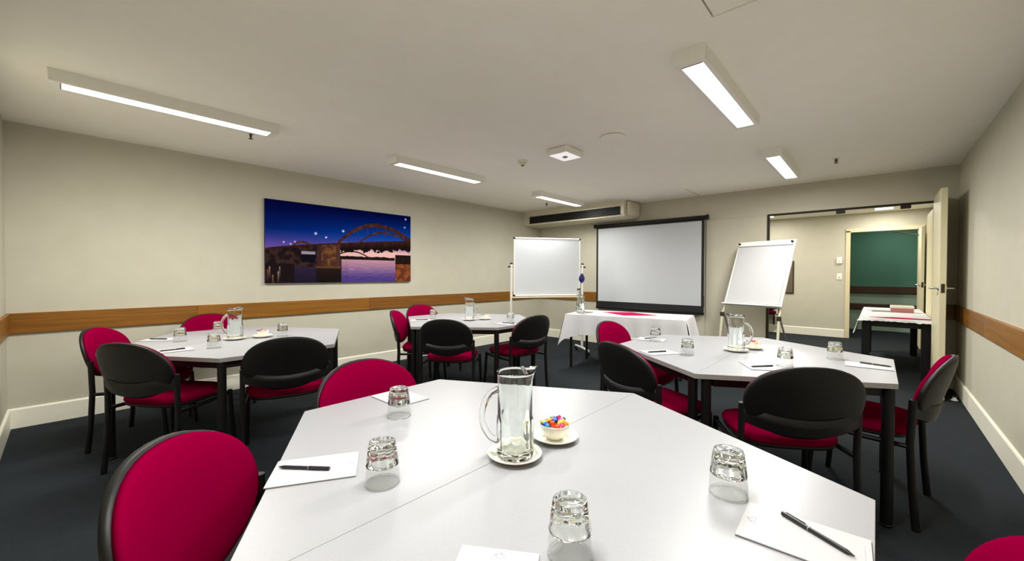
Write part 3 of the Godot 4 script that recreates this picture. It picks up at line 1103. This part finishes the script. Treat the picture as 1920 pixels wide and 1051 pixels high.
func jug_parts() -> Array:
	var st := mb()
	# outer wall with panels on its lower half, rolled rim, inner wall and floor
	lathe(st, [[0.0, 0.001], [0.048, 0.0], [0.052, 0.004], [0.0545, 0.012, 1], [0.0545, 0.1, 1], [0.0535, 0.112, 1], [0.0505, 0.12], [0.05, 0.2], [0.05, 0.22], [0.0505, 0.235], [0.0525, 0.243], [0.0515, 0.2465], [0.0485, 0.243],
		[0.0475, 0.235], [0.0475, 0.22], [0.0475, 0.2], [0.0475, 0.125], [0.0458, 0.112], [0.0458, 0.03], [0.043, 0.02], [0.0, 0.017]], 48, Vector3.ZERO, 10, 0.0035, 0.2)
	st.generate_normals()
	var body := st.commit()
	st = mb()
	var pts := []
	for i in 15:
		var f := i / 14.0
		var a := lerpf(0.0, PI, f)
		pts.append(Vector3(-0.049 - 0.046 * pow(sin(a), 0.55), 0.195 - 0.15 * f, 0))
	tube(st, pts, 0.0075, 10, true, 0.0095)
	st.generate_normals()
	var handle := st.commit()
	st = mb()
	# ice guard: an arched band of glass across the mouth behind the lip
	var bow := []
	for i in 13:
		var f := i / 12.0 * 2.0 - 1.0
		bow.append(Vector3(0.022 + 0.006 * f * f, 0.243 + 0.012 * (1.0 - f * f), 0.041 * f))
	tube(st, bow, 0.0022, 8, true, 0.006)
	st.generate_normals()
	var lip := st.commit()
	return [body, handle, lip]

func saucer_mesh(r: float) -> ArrayMesh:
	var st := mb()
	lathe(st, [[0.0, 0.001], [r * 0.5, 0.0], [r * 0.56, 0.003], [r * 0.8, 0.007], [r * 0.985, 0.015], [r, 0.0175], [r * 0.985, 0.0185], [r * 0.84, 0.0115], [r * 0.74, 0.0062], [r * 0.7, 0.0055], [0.0, 0.0055]], 48)
	st.generate_normals()
	return st.commit()

func bowl_mesh() -> ArrayMesh:
	var st := mb()
	lathe(st, [[0.0, 0.001], [0.024, 0.0], [0.027, 0.004], [0.036, 0.014], [0.045, 0.03], [0.049, 0.046], [0.0488, 0.048], [0.0465, 0.0465], [0.042, 0.031], [0.033, 0.016], [0.02, 0.009], [0.0, 0.008]], 40)
	st.generate_normals()
	return st.commit()

func candy_mesh() -> ArrayMesh:
	# a twist-wrapped sweet: a plump middle with two fanned ends
	var st := mb()
	lathe(st, [[0.0, -0.0095], [0.005, -0.009], [0.0072, -0.005], [0.0076, 0.0], [0.0072, 0.005], [0.005, 0.009], [0.0, 0.0095]], 12)
	for s in [-1.0, 1.0]:
		for k in 8:
			var a0 := TAU * k / 8
			var a1 := TAU * (k + 1) / 8
			var p0 := Vector3(cos(a0) * 0.0022, s * 0.009, sin(a0) * 0.0022)
			var p1 := Vector3(cos(a1) * 0.0022, s * 0.009, sin(a1) * 0.0022)
			var r0 := 0.008 if k % 2 == 0 else 0.006
			var r1 := 0.006 if k % 2 == 0 else 0.008
			quad(st, p0, p1, Vector3(cos(a1) * r1, s * 0.017, sin(a1) * r1), Vector3(cos(a0) * r0, s * 0.017, sin(a0) * r0), p0 + p1 - Vector3(0, s * 0.018, 0))
	st.generate_normals()
	return st.commit()

func tableware() -> void:
	var jug := jug_parts()
	var sau := saucer_mesh(0.079)
	var sau2 := saucer_mesh(0.075)
	var bowl := bowl_mesh()
	var candy := candy_mesh()
	var wraps := []
	for c in [c8(30, 110, 200), c8(236, 150, 40), c8(216, 40, 120), c8(222, 70, 34), c8(40, 60, 130), c8(240, 196, 70), c8(60, 150, 190)]:
		wraps.append(sm(c, 0.25))
	var names := ["blue", "orange", "pink", "red", "navy", "yellow", "teal"]
	# jug x, z, turn; bowl x, z; where
	var sets := [
		[-0.772, -0.868, 0.85, -0.762, -1.05, "on the nearest table", 16],
		[-0.72, -3.117, 3.3, -0.655, -3.3, "on the table by the doorway", 7],
		[-3.829, -0.912, 0.9, -3.806, -1.1, "on the picture-side table", 7],
		[-3.475, -3.114, 3.6, -3.40, -3.29, "on the far table", 7]]
	for s in sets:
		var at := Vector3(s[0], TOP, s[1])
		var o := place(sau, "saucer", M.china, self, at)
		tag(o, "white saucer under the glass jug " + s[5], "saucer", "white saucers")
		var t := thing("water_jug", "tall clear glass jug with handle " + s[5], "jug", at + Vector3(0, 0.0062, 0), s[2], "glass water jugs")
		place(jug[0], "body", M.glass, t)
		place(jug[1], "handle", M.glass, t)
		place(jug[2], "ice_guard", M.glass, t)
		at = Vector3(s[3], TOP, s[4])
		o = place(sau2, "saucer", M.china, self, at)
		tag(o, "white saucer under the sweets bowl " + s[5], "saucer", "white saucers")
		o = place(bowl, "sweets_bowl", M.china, self, at + Vector3(0, 0.0062, 0))
		tag(o, "small cream china bowl of sweets " + s[5], "bowl", "sweets bowls")
		var rng := RandomNumberGenerator.new()
		rng.seed = 77 + int(absf(s[0]) * 100)
		for k in int(s[6]):
			var ring := 0.0 if k == 0 else (0.019 if k < 6 else 0.031)
			var a := k * 2.39996 + 0.4
			var y := 0.056 if k == 0 else (0.052 if k < 6 else 0.046)
			if s[6] < 10:
				y = 0.046
			var c: int = [0, 1, 2, 3, 4, 5, 0, 2, 3, 0, 1, 6, 0, 2, 5, 4][k]
			var sw := place(candy, "wrapped_sweet", wraps[c], self, at + Vector3(cos(a) * ring, 0.0062 + y, sin(a) * ring), Vector3(PI / 2 + rng.randf_range(-0.5, 0.5), rng.randf_range(0, TAU), 0))
			tag(sw, "%s wrapped sweet in the bowl %s" % [names[c], s[5]], "sweet", names[c] + " sweets " + s[5])
	# the front table's own things
	var jt := thing("water_jug", "clear glass jug standing on the cloth below the whiteboard", "jug", Vector3(-3.0, TOP + 0.0005, -4.72), -1.2, "glass water jugs")
	place(jug[0], "body", M.glass, jt)
	place(jug[1], "handle", M.glass, jt)
	place(jug[2], "ice_guard", M.glass, jt)
	var ds := place(sau2, "saucer", M.china, self, Vector3(-3.0, TOP + 0.0005, -4.92))
	tag(ds, "white saucer on the cloth below the whiteboard post", "saucer", "white saucers")
	var v := thing("bud_vase", "slim clear vase with one dark blue bud before the whiteboard", "vase", Vector3(-3.12, TOP + 0.0005, -4.86))
	var st := mb()
	lathe(st, [[0.0, 0.001], [0.036, 0.0], [0.04, 0.006], [0.038, 0.1], [0.03, 0.2], [0.024, 0.3], [0.026, 0.33], [0.0235, 0.33], [0.0215, 0.3], [0.0275, 0.2], [0.0355, 0.1], [0.036, 0.03], [0.0, 0.025]], 28)
	build(st, "vase_body", M.glass, v)
	st = mb()
	tube(st, [Vector3(0, 0.03, 0), Vector3(0.004, 0.25, -0.004), Vector3(0.018, 0.36, -0.016), Vector3(0.03, 0.42, -0.026)], 0.004, 8)
	var stem := build(st, "stem", sm(c8(90, 110, 100), 0.5), v)
	st = mb()
	for k in 6:
		# pointed petals closed into a bud
		var a := TAU * k / 6.0
		var prev := []
		st.set_smooth_group(0)
		for i in 8:
			var f := i / 7.0
			var w := 0.024 * sin(PI * clampf(0.08 + f * 0.92, 0, 1))
			var r := 0.008 + 0.026 * sin(PI * pow(f, 0.8))
			var c := Vector3(0.03 + cos(a) * r, 0.41 + 0.135 * f, -0.026 + sin(a) * r)
			var sd := Vector3(-sin(a), 0, cos(a)) * w
			var cur := [c - sd, c + Vector3(cos(a), 0, sin(a)) * 0.006, c + sd]
			if i > 0:
				for j in 2:
					quad(st, prev[j], cur[j], cur[j + 1], prev[j + 1], Vector3(cos(a), 0.1, sin(a)))
			prev = cur
		st.set_smooth_group(-1)
	build(st, "bud", sm(c8(24, 22, 110), 0.4), v)

# ------------------------------------------------------------------ notepads and pens
func letterhead() -> ImageTexture:
	# plain sheet with a small grey flourish at the head and a faint line of print at the foot
	var im := Image.create(256, 364, false, Image.FORMAT_RGB8)
	im.fill(c8(188, 188, 190))
	var ink := c8(140, 140, 150)
	for i in 260:
		var f := i / 259.0
		var x := 112.0 + 34.0 * f + 7.0 * sin(f * 13.0)
		var y := 24.0 + 9.0 * sin(f * 6.5 + 0.6)
		for dx in 3:
			for dy in 2:
				im.set_pixel(int(x) + dx, int(y) + dy, ink)
	for i in 60:
		im.set_pixel(98 + i, 40, ink)
		if i % 5 != 4: im.set_pixel(98 + i, 41, ink)
	for i in 150:
		if (i * 7) % 11 < 7:
			im.set_pixel(54 + i, 346, ink)
			if (i * 5) % 7 < 4: im.set_pixel(54 + i, 347, ink)
	im.generate_mipmaps()
	return ImageTexture.create_from_image(im)

func notes() -> void:
	var sheet := sm(Color.WHITE, 0.7)
	sheet.albedo_texture = letterhead()
	var w := 0.15
	var l := 0.212
	# local: head of the sheet towards -z
	var st := mb()
	slab(st, Vector3(-w / 2, 0.0014, -l / 2), Vector3(w / 2, 0.0034, l / 2))
	st.generate_normals()
	var block := st.commit()
	st = mb()
	quad(st, Vector3(-w / 2, 0.0036, -l / 2), Vector3(w / 2, 0.0036, -l / 2), Vector3(w / 2, 0.0036, l / 2), Vector3(-w / 2, 0.0036, l / 2), Vector3.UP, Vector2(0, 0), Vector2(1, 0), Vector2(1, 1), Vector2(0, 1))
	quad(st, Vector3(-w / 2, 0.0034, -l / 2), Vector3(w / 2, 0.0034, -l / 2), Vector3(w / 2, 0.0034, l / 2), Vector3(-w / 2, 0.0034, l / 2), Vector3.DOWN)
	st.generate_normals()
	var page := st.commit()
	st = mb()
	slab(st, Vector3(-w / 2, 0, -l / 2), Vector3(w / 2, 0.0014, l / 2))
	st.generate_normals()
	var back := st.commit()
	# x, z, direction in which the head of the page points (x, z)
	var list := [
		[-1.122, -0.45, 0.5, -0.86, "notepad under the navy pen at the edge of the nearest table"],
		[-1.51, -0.955, 1.0, 0.0, "notepad behind a glass, before the far magenta chair of the nearest table"],
		[-0.105, -0.988, -1.0, 0.04, "notepad with the long black pen across it, nearest table's outer end"],
		[-0.472, -0.464, -0.532, -0.847, "notepad cut by the bottom edge of the picture"],
		[-1.36, -3.2, 0.95, -0.2, "notepad by the glass near the clothed front table"],
		[-1.09, -2.7, 0.56, -0.83, "notepad with a pen by the sideways black chair"],
		[-0.5, -2.69, -0.5, -0.86, "notepad just behind the widest black chair back"],
		[-0.03, -3.13, -1.0, 0.05, "notepad with a pen at the doorway end of its table"],
		[-4.25, -0.5, 0.6, -0.8, "notepad with a pen near the wall on the picture-side table"],
		[-3.58, -0.49, 0.0, -1.0, "notepad with a pen at the near edge of the picture-side table"],
		[-3.87, -2.72, 0.55, -0.83, "notepad at the far table beside the side-on chair"],
		[-2.93, -3.15, -1.0, 0.0, "notepad on the far table by the sideways black chair"]]
	for p in list:
		var t := thing("notepad", p[4], "notepad", Vector3(p[0], TOP + 0.0004, p[1]), atan2(-p[2], -p[3]), "white notepads")
		place(block, "paper_block", M.paper, t)
		place(page, "top_sheet", sheet, t)
		place(back, "backing_card", M.card, t)
	# pens: tip and cap end on the page
	var pens := [
		[-1.196, -0.379, -1.079, -0.472, M.pen, "navy ballpoint pen lying on the notepad in the foreground"],
		[-0.025, -0.977, -0.146, -1.047, M.pen_black, "long black pen with clip on the notepad at the nearest table's outer end"],
		[-1.555, -0.965, -1.44, -0.9, M.pen_black, "pen mostly hidden behind a glass before the far magenta chair"],
		[-1.4, -3.16, -1.36, -3.29, M.pen_black, "pen on the notepad near the clothed front table"],
		[-1.143, -2.622, -1.06, -2.745, M.pen_black, "pen on the notepad by the sideways black chair"],
		[-0.52, -2.62, -0.445, -2.715, M.pen_black, "pen end showing behind the widest black chair back"],
		[0.066, -3.155, -0.064, -3.185, M.pen_black, "pen on the notepad at the doorway end of its table"],
		[-4.3, -0.445, -4.2, -0.535, M.pen, "pen on the notepad near the wall, picture-side table"],
		[-3.572, -0.42, -3.578, -0.55, M.pen_black, "pen on the notepad at the near edge, picture-side table"],
		[-3.9, -2.68, -3.82, -2.78, M.pen, "pen on the notepad beside the side-on chair, far table"],
		[-2.99, -3.16, -2.87, -3.2, M.pen_black, "pen on the notepad by the sideways chair, far table"]]
	for q in pens:
		var a := Vector3(q[0], 0, q[1])
		var b := Vector3(q[2], 0, q[3])
		var L := 0.142
		var d := (b - a).normalized()
		var mid := (a + b) / 2.0
		var t := thing("pen", q[5], "pen", Vector3(mid.x, TOP + 0.0004 + 0.0036 + 0.005, mid.z), atan2(-d.z, d.x), "ballpoint pens")
		st = mb()
		tube(st, [Vector3(-L / 2 + 0.014, 0, 0), Vector3(-L / 2 + 0.03, 0, 0), Vector3(0.014, 0, 0)], 0.0045, 12)
		build(st, "barrel", q[4], t)
		st = mb()
		st.set_smooth_group(0)
		for k in 12:
			var a0 := TAU * k / 12
			var a1 := TAU * (k + 1) / 12
			var p0 := Vector3(-L / 2 + 0.014, cos(a0) * 0.0045, sin(a0) * 0.0045)
			var p1 := Vector3(-L / 2 + 0.014, cos(a1) * 0.0045, sin(a1) * 0.0045)
			var e0 := Vector3(-L / 2, cos(a0) * 0.001, sin(a0) * 0.001)
			var e1 := Vector3(-L / 2, cos(a1) * 0.001, sin(a1) * 0.001)
			quad(st, p0, p1, e1, e0, Vector3(-0.2, p0.y + p1.y, p0.z + p1.z).normalized() + Vector3(0, p0.y + p1.y, p0.z + p1.z) * 100.0)
		st.set_smooth_group(-1)
		build(st, "tip", q[4], t)
		st = mb()
		tube(st, [Vector3(0.014, 0, 0), Vector3(L / 2 - 0.006, 0, 0), Vector3(L / 2, 0, 0)], 0.005, 12)
		build(st, "cap", q[4], t)
		st = mb()
		cbox(st, Vector3(0.045, 0.0035, 0.0045), Vector3(0.042, 0.003, 0.0022), 0.0006)
		build(st, "clip", q[4], t)
		st = mb()
		tube(st, [Vector3(0.0125, 0, 0), Vector3(0.0145, 0, 0)], 0.0052, 12)
		build(st, "ring", M.grey_metal, t)

# ------------------------------------------------------------------ things along the walls
func bridge_print() -> ImageTexture:
	# the print: a lit arch bridge over a river at dusk
	var W := 640
	var H := 320
	var im := Image.create(W, H, false, Image.FORMAT_RGB8)
	var nz := FastNoiseLite.new()
	nz.seed = 8
	nz.frequency = 0.03
	nz.fractal_octaves = 3
	var arch := func(s: float, c: float, half: float, peak: float, base: float) -> float:
		var u := (s - c) / half
		return 9.0 if absf(u) > 1.0 else base - (base - peak) * (1.0 - u * u)
	for y in H:
		var t := float(y) / H
		for x in W:
			var s := float(x) / W
			var n := nz.get_noise_2d(x, y)
			var n2 := nz.get_noise_2d(x * 0.5, y * 4.0)
			# sky
			var sky := c8(2, 6, 66).lerp(c8(4, 70, 172), clampf(t / 0.36, 0, 1) * (0.45 + 0.55 * s))
			if t > 0.3: sky = sky.lerp(c8(92, 74, 158), clampf((t - 0.34) / 0.2, 0, 1))
			if s > 0.42 and t > 0.44: sky = sky.lerp(c8(222, 176, 172), clampf((t - 0.44) / 0.14, 0, 1))
			var col := sky
			# water
			if t > 0.68:
				var wt := (t - 0.68) / 0.32
				col = c8(186, 138, 150).lerp(c8(74, 58, 128), clampf(wt * 1.2, 0, 1)) if s > 0.44 else c8(52, 40, 66).lerp(c8(30, 24, 44), wt)
				col = col.lerp(c8(210, 160, 150), clampf(n2 * 0.5, 0, 0.5)) if s > 0.5 and wt < 0.6 else col.darkened(clampf(n2 * 0.3, 0, 0.3))
				if s > 0.29 and s < 0.455: col = c8(44, 30, 24).lerp(c8(22, 16, 16), wt)
			# far bank
			if s > 0.44 and s < 0.86 and t > 0.645 + 0.01 * n and t < 0.69: col = c8(26, 18, 22)
			# low span behind
			var a3: float = arch.call(s, 0.53, 0.13, 0.57, 0.66)
			if a3 < 2.0 and t > a3 and t < a3 + 0.018 and s > 0.44: col = c8(52, 36, 32)
			# deck
			var deck := 0.585 - 0.21 * pow(s, 0.75)
			var thick := 0.07 + 0.055 * s
			# arches above the deck
			for a in [[0.72, 0.3, 0.165, deck, 0.055], [0.78, 0.2, 0.27, deck, 0.03], [0.205, 0.055, 0.47, deck, 0.03]]:
				var top: float = arch.call(s, a[0], a[1], a[2], a[3])
				if top < 2.0 and t > top and t < minf(top + a[4], deck + 0.02): col = c8(84, 50, 44).lerp(c8(52, 28, 30), clampf(n + 0.4, 0, 1))
				elif top < 2.0 and t > top and t < deck and a[0] == 0.72 and fmod(s * 14.0, 1.0) < 0.06: col = c8(70, 48, 46)
			if t > deck and t < deck + thick: col = c8(58, 32, 26).lerp(c8(22, 12, 14), clampf((t - deck) / thick + n * 0.4, 0, 1))
			if t > deck + thick and t < deck + thick + 0.03 * (1.0 + n * 2.0) and s > 0.45: col = c8(20, 14, 18)
			# land and approach spans to the left
			if s < 0.3 and t > deck + thick * 0.4 and t < 0.8:
				col = c8(56, 38, 34).lerp(c8(24, 16, 20), clampf(0.5 + n * 1.4, 0, 1))
				if s > 0.2 and s < 0.285 and t > 0.6 and t < 0.64: col = c8(150, 140, 160)
				if s > 0.2 and s < 0.285 and t > 0.64 and t < 0.74: col = c8(14, 12, 24)
			if s < 0.16 and t > 0.76: col = c8(26, 18, 20)
			# river pier
			if s > 0.3 and s < 0.448 and t > deck + 0.02 and t < 0.795:
				col = c8(112, 72, 42).lerp(c8(66, 42, 34), clampf(0.5 + n * 1.6, 0, 1))
				if s < 0.325: col = c8(58, 36, 34)
				if s > 0.42: col = c8(70, 46, 40)
			if s > 0.29 and s < 0.46 and t > 0.79 and t < 0.815: col = c8(84, 56, 40)
			# building at the far side
			if s > 0.865 and t > 0.6:
				col = c8(40, 24, 20).lerp(c8(26, 18, 18), clampf(0.5 + n, 0, 1))
				if t > 0.74: col = c8(132, 72, 40).lerp(c8(88, 46, 30), clampf(0.5 + n * 1.5, 0, 1))
			im.set_pixel(x, y, col)
	# street lamps and their streaks
	for l in [[0.29, 0.37, 5], [0.355, 0.41, 4], [0.47, 0.31, 5], [0.955, 0.055, 5], [0.948, 0.18, 4], [0.14, 0.52, 3], [0.1, 0.5, 3], [0.165, 0.49, 3]]:
		var cx := int(l[0] * W)
		var cy := int(l[1] * H)
		var r: int = l[2]
		for dy in range(-r * 2, r * 2 + 1):
			for dx in range(-r * 2, r * 2 + 1):
				var d := sqrt(dx * dx + dy * dy) / float(r)
				var px := clampi(cx + dx, 0, W - 1)
				var py := clampi(cy + dy, 0, H - 1)
				im.set_pixel(px, py, im.get_pixel(px, py).lerp(c8(224, 220, 255), clampf(1.3 - d * 0.8, 0, 1)))
	for l in [[0.012, 0.84, c8(220, 90, 60)], [0.022, 0.8, c8(230, 200, 170)], [0.04, 0.9, c8(210, 150, 100)], [0.07, 0.86, c8(235, 205, 170)], [0.078, 0.8, c8(200, 170, 150)]]:
		for dy in range(0, 44):
			for dx in range(-3, 4):
				var py := clampi(int(l[1] * H) + dy, 0, H - 1)
				var px := clampi(int(l[0] * W) + dx, 0, W - 1)
				im.set_pixel(px, py, im.get_pixel(px, py).lerp(l[2], 0.75 * (1.0 - dy / 50.0) * (1.0 - absf(dx) / 4.0)))
	im.generate_mipmaps()
	return ImageTexture.create_from_image(im)

func picture() -> void:
	var t := thing("canvas_picture", "wide unframed canvas print of a lit bridge at dusk", "picture", Vector3(WEST, 1.62, -2.465))
	var hz := 0.955
	var hy := 0.477
	var d := 0.035
	var pr := sm(Color.WHITE, 0.9, 0.0, 0.12)
	pr.albedo_texture = bridge_print()
	var st := mb()
	quad(st, Vector3(d, -hy, hz), Vector3(d, -hy, -hz), Vector3(d, hy, -hz), Vector3(d, hy, hz), Vector3.RIGHT, Vector2(0, 1), Vector2(1, 1), Vector2(1, 0), Vector2(0, 0))
	build(st, "print", pr, t)
	st = mb()
	var c := [Vector2(hz, -hy), Vector2(-hz, -hy), Vector2(-hz, hy), Vector2(hz, hy)]
	for i in 4:
		var a: Vector2 = c[i]
		var b: Vector2 = c[(i + 1) % 4]
		var o := a + b
		quad(st, Vector3(0.001, a.y, a.x), Vector3(0.001, b.y, b.x), Vector3(d, b.y, b.x), Vector3(d, a.y, a.x), Vector3(0, o.y, o.x))
	build(st, "canvas_edge", sm(c8(26, 24, 52), 0.6), t)

func screen() -> void:
	var t := thing("projection_screen", "white projection screen with a black border hanging on the end wall", "projection screen", Vector3(-2.856, 0.64, NORTH + 0.08))
	var w := 0.925
	var st := mb()
	cbox(st, Vector3(0, 0.76, 0), Vector3(w * 2 - 0.01, 1.44, 0.006), 0.002)
	build(st, "fabric_border", M.screen_black, t)
	st = mb()
	cbox(st, Vector3(0, 0.78, 0.004), Vector3(w * 2 - 0.085, 1.29, 0.003), 0.001)
	build(st, "white_field", M.screen, t)
	st = mb()
	cbox(st, Vector3(0, 1.475, -0.02), Vector3(w * 2 + 0.06, 0.06, 0.075), 0.012)
	var cs := build(st, "case", M.black_metal, t)
	for s in [-1.0, 1.0]:
		st = mb()
		cbox(st, Vector3(s * (w + 0.035), 1.48, -0.02), Vector3(0.02, 0.07, 0.085), 0.006)
		build(st, "end_cap", M.plastic, cs)
	st = mb()
	cbox(st, Vector3(0, 0.02, 0), Vector3(w * 2, 0.045, 0.03), 0.01)
	build(st, "weight_bar", M.black_metal, t)

func whiteboard() -> void:
	var a := Vector3(-4.135, 0, -4.61)
	var b := Vector3(-3.505, 0, -5.5)
	var mid := (a + b) / 2.0
	var d := (b - a).normalized()
	var t := thing("mobile_whiteboard", "mobile whiteboard on cream posts in the corner under the air conditioner", "whiteboard", mid, atan2(-d.z, d.x))
	# local x along the board, z towards the room
	var w := (b - a).length()
	var y0 := 0.915
	var y1 := 1.815
	var st := mb()
	cbox(st, Vector3(0, (y0 + y1) / 2, 0), Vector3(w - 0.03, y1 - y0 - 0.03, 0.014), 0.002)
	build(st, "panel", M.board, t)
	for k in 2:
		st = mb()
		cbox(st, Vector3(0, [y0 + 0.009, y1 - 0.009][k], 0), Vector3(w, 0.02, 0.026), 0.005)
		build(st, "frame_bar", M.white_metal, t)
		st = mb()
		cbox(st, Vector3([-1, 1][k] * (w / 2 - 0.009), (y0 + y1) / 2, 0), Vector3(0.02, y1 - y0 - 0.036, 0.026), 0.005)
		build(st, "frame_bar", M.white_metal, t)
	for sx in [-1.0, 1.0]:
		for sy in [-1.0, 1.0]:
			st = mb()
			cbox(st, Vector3(sx * (w / 2 - 0.012), (y0 + y1) / 2 + sy * (y1 - y0 - 0.024) / 2, 0), Vector3(0.032, 0.032, 0.032), 0.008)
			build(st, "corner_cap", M.plastic, t)
	st = mb()
	cbox(st, Vector3(0, y0 - 0.018, 0.03), Vector3(w + 0.05, 0.016, 0.06), 0.004)
	build(st, "pen_tray", M.cream_metal, t)
	for s in [-1.0, 1.0]:
		st = mb()
		var x: float = s * (w / 2 + 0.035)
		tube(st, [Vector3(x, 0.075, 0), Vector3(x, 1.41, 0)], 0.019, 12)
		var p := build(st, "post", M.white_metal, t)
		st = mb()
		lathe(st, [[0.0, 1.405], [0.021, 1.405], [0.021, 1.42], [0.012, 1.428], [0.0, 1.428]], 12, Vector3(x, 0, 0))
		build(st, "post_cap", M.plastic, p)
		st = mb()
		tube(st, [Vector3(x - s * 0.02, 1.365, 0), Vector3(x + s * 0.05, 1.365, 0)], 0.012, 10)
		build(st, "pivot_knob", M.plastic, p)
		st = mb()
		tube(st, [Vector3(x, 0.075, -0.27), Vector3(x, 0.085, 0), Vector3(x, 0.075, 0.27)], 0.017, 10)
		var f := build(st, "foot_bar", M.white_metal, t)
		for e in [-1.0, 1.0]:
			st = mb()
			tube(st, [Vector3(x - 0.012, 0.032, e * 0.25), Vector3(x + 0.012, 0.032, e * 0.25)], 0.032, 16)
			build(st, "castor", M.plastic, f)

func flip_chart() -> void:
	var a := Vector3(-1.548, 0, -6.01)
	var b := Vector3(-0.859, 0, -5.815)
	var mid := (a + b) / 2.0
	var d := (b - a).normalized()
	var t := thing("flip_chart", "leaning flip chart easel with a blank white pad by the doorway", "flip chart", mid, atan2(-d.z, d.x))
	# local x along the board, z towards the room; the board leans back over 0.38 m
	var w := 0.716
	var y0 := 0.843
	var y1 := 1.705
	var lean := atan2(0.38, y1 - y0)
	var L := Vector2(0.38, y1 - y0).length()
	var tilt := Basis(Vector3.RIGHT, -lean)
	var at := func(x: float, v: float, o: float) -> Vector3:
		return Vector3(0, y0, 0) + tilt * Vector3(x, v, o)
	var st := mb()
	cbox(st, at.call(0, L / 2, -0.008), Vector3(w, L, 0.012), 0.003, tilt)
	build(st, "board", M.white_metal, t)
	st = mb()
	cbox(st, at.call(0, L / 2 - 0.025, 0.006), Vector3(w - 0.06, L - 0.12, 0.012), 0.002, tilt)
	build(st, "paper_pad", M.paper, t)
	st = mb()
	cbox(st, at.call(0, L - 0.045, 0.013), Vector3(w - 0.045, 0.07, 0.014), 0.005, tilt)
	var cl := build(st, "clamp_bar", M.white_metal, t)
	for s in [-1.0, 1.0]:
		st = mb()
		lathe(st, [[0.0, 0.0], [0.013, 0.0], [0.015, 0.01], [0.013, 0.02], [0.0, 0.021]], 12)
		var kn := build(st, "clamp_knob", M.plastic, cl, at.call(s * (w / 2 - 0.03), L - 0.045, 0.018))
		kn.rotation.x = PI / 2 - lean
	st = mb()
	cbox(st, at.call(0, L - 0.084, 0.013), Vector3(w - 0.05, 0.006, 0.01), 0.001, tilt)
	build(st, "clamp_lip", M.grey_metal, cl)
	st = mb()
	cbox(st, at.call(0, 0.012, 0.022), Vector3(w + 0.01, 0.018, 0.05), 0.004, tilt)
	build(st, "pen_tray", M.white_metal, t)
	for s in [-1.0, 1.0]:
		var x: float = s * (w / 2 - 0.012)
		st = mb()
		tube(st, [at.call(x, L - 0.03, -0.022), at.call(x, 0.0, -0.022), Vector3(x * 1.02, 0.7, 0.04)], 0.012, 10)
		var u := build(st, "side_tube", M.cream_metal, t)
		st = mb()
		tube(st, [Vector3(x * 1.02, 0.76, 0.028), Vector3(x * 1.05, 0.02, 0.12)], 0.016, 10)
		var lg := build(st, "leg", M.cream_metal, t)
		st = mb()
		lathe(st, [[0.0, 0.0], [0.018, 0.0], [0.019, 0.02], [0.0, 0.022]], 10, Vector3(x * 1.05, 0, 0.122))
		build(st, "rubber_foot", M.plastic, lg)
		st = mb()
		cbox(st, Vector3(x * 1.02, 0.72, 0.036), Vector3(0.045, 0.06, 0.045), 0.01)
		build(st, "clamp_collar", M.bronze, u)
		st = mb()
		tube(st, [Vector3(x * 1.0, 0.73, 0.0), Vector3(x * 1.06, 0.015, -0.36)], 0.01, 10)
		var rl := build(st, "rear_leg", M.grey_metal, t)
		st = mb()
		lathe(st, [[0.0, 0.0], [0.014, 0.0], [0.015, 0.018], [0.0, 0.02]], 10, Vector3(x * 1.06, 0, -0.362))
		build(st, "rubber_foot", M.plastic, rl)

func lobby_things() -> void:
	var t := thing("notice_board", "dark narrow notice board on the lobby wall behind the flip chart", "notice board", Vector3(-1.52, 1.2, LOBBY))
	var st := mb()
	cbox(st, Vector3(0, 0, 0.012), Vector3(0.42, 0.7, 0.022), 0.004)
	build(st, "frame", M.bronze, t)
	st = mb()
	cbox(st, Vector3(0, 0, 0.024), Vector3(0.37, 0.65, 0.004), 0.001)
	build(st, "panel", sm(c8(92, 82, 66), 0.6), t)
	var k := 0
	for y in [1.54, 1.22]:
		t = thing("wall_switch", ["thermostat box beside the lobby door frame, above the switch", "white light switch plate beside the lobby door frame"][k], "switch", Vector3(-0.56, y, LOBBY))
		st = mb()
		cbox(st, Vector3(0, 0, [0.016, 0.005][k]), Vector3(0.085, 0.12, [0.032, 0.01][k]), 0.003)
		build(st, "plate", M.plaster_white, t)
		st = mb()
		cbox(st, Vector3(0, -0.01, [0.034, 0.012][k]), Vector3(0.03, 0.04, 0.006), 0.002)
		build(st, "rocker", M.cream_metal, t)
		k += 1

func _ready() -> void:
	stage()
	materials()
	room()
	doors()
	tables()
	chairs()
	screen()
	whiteboard()
	flip_chart()
	picture()
	ceiling_things()
	lobby_things()
	tableware()
	glasses()
	notes()
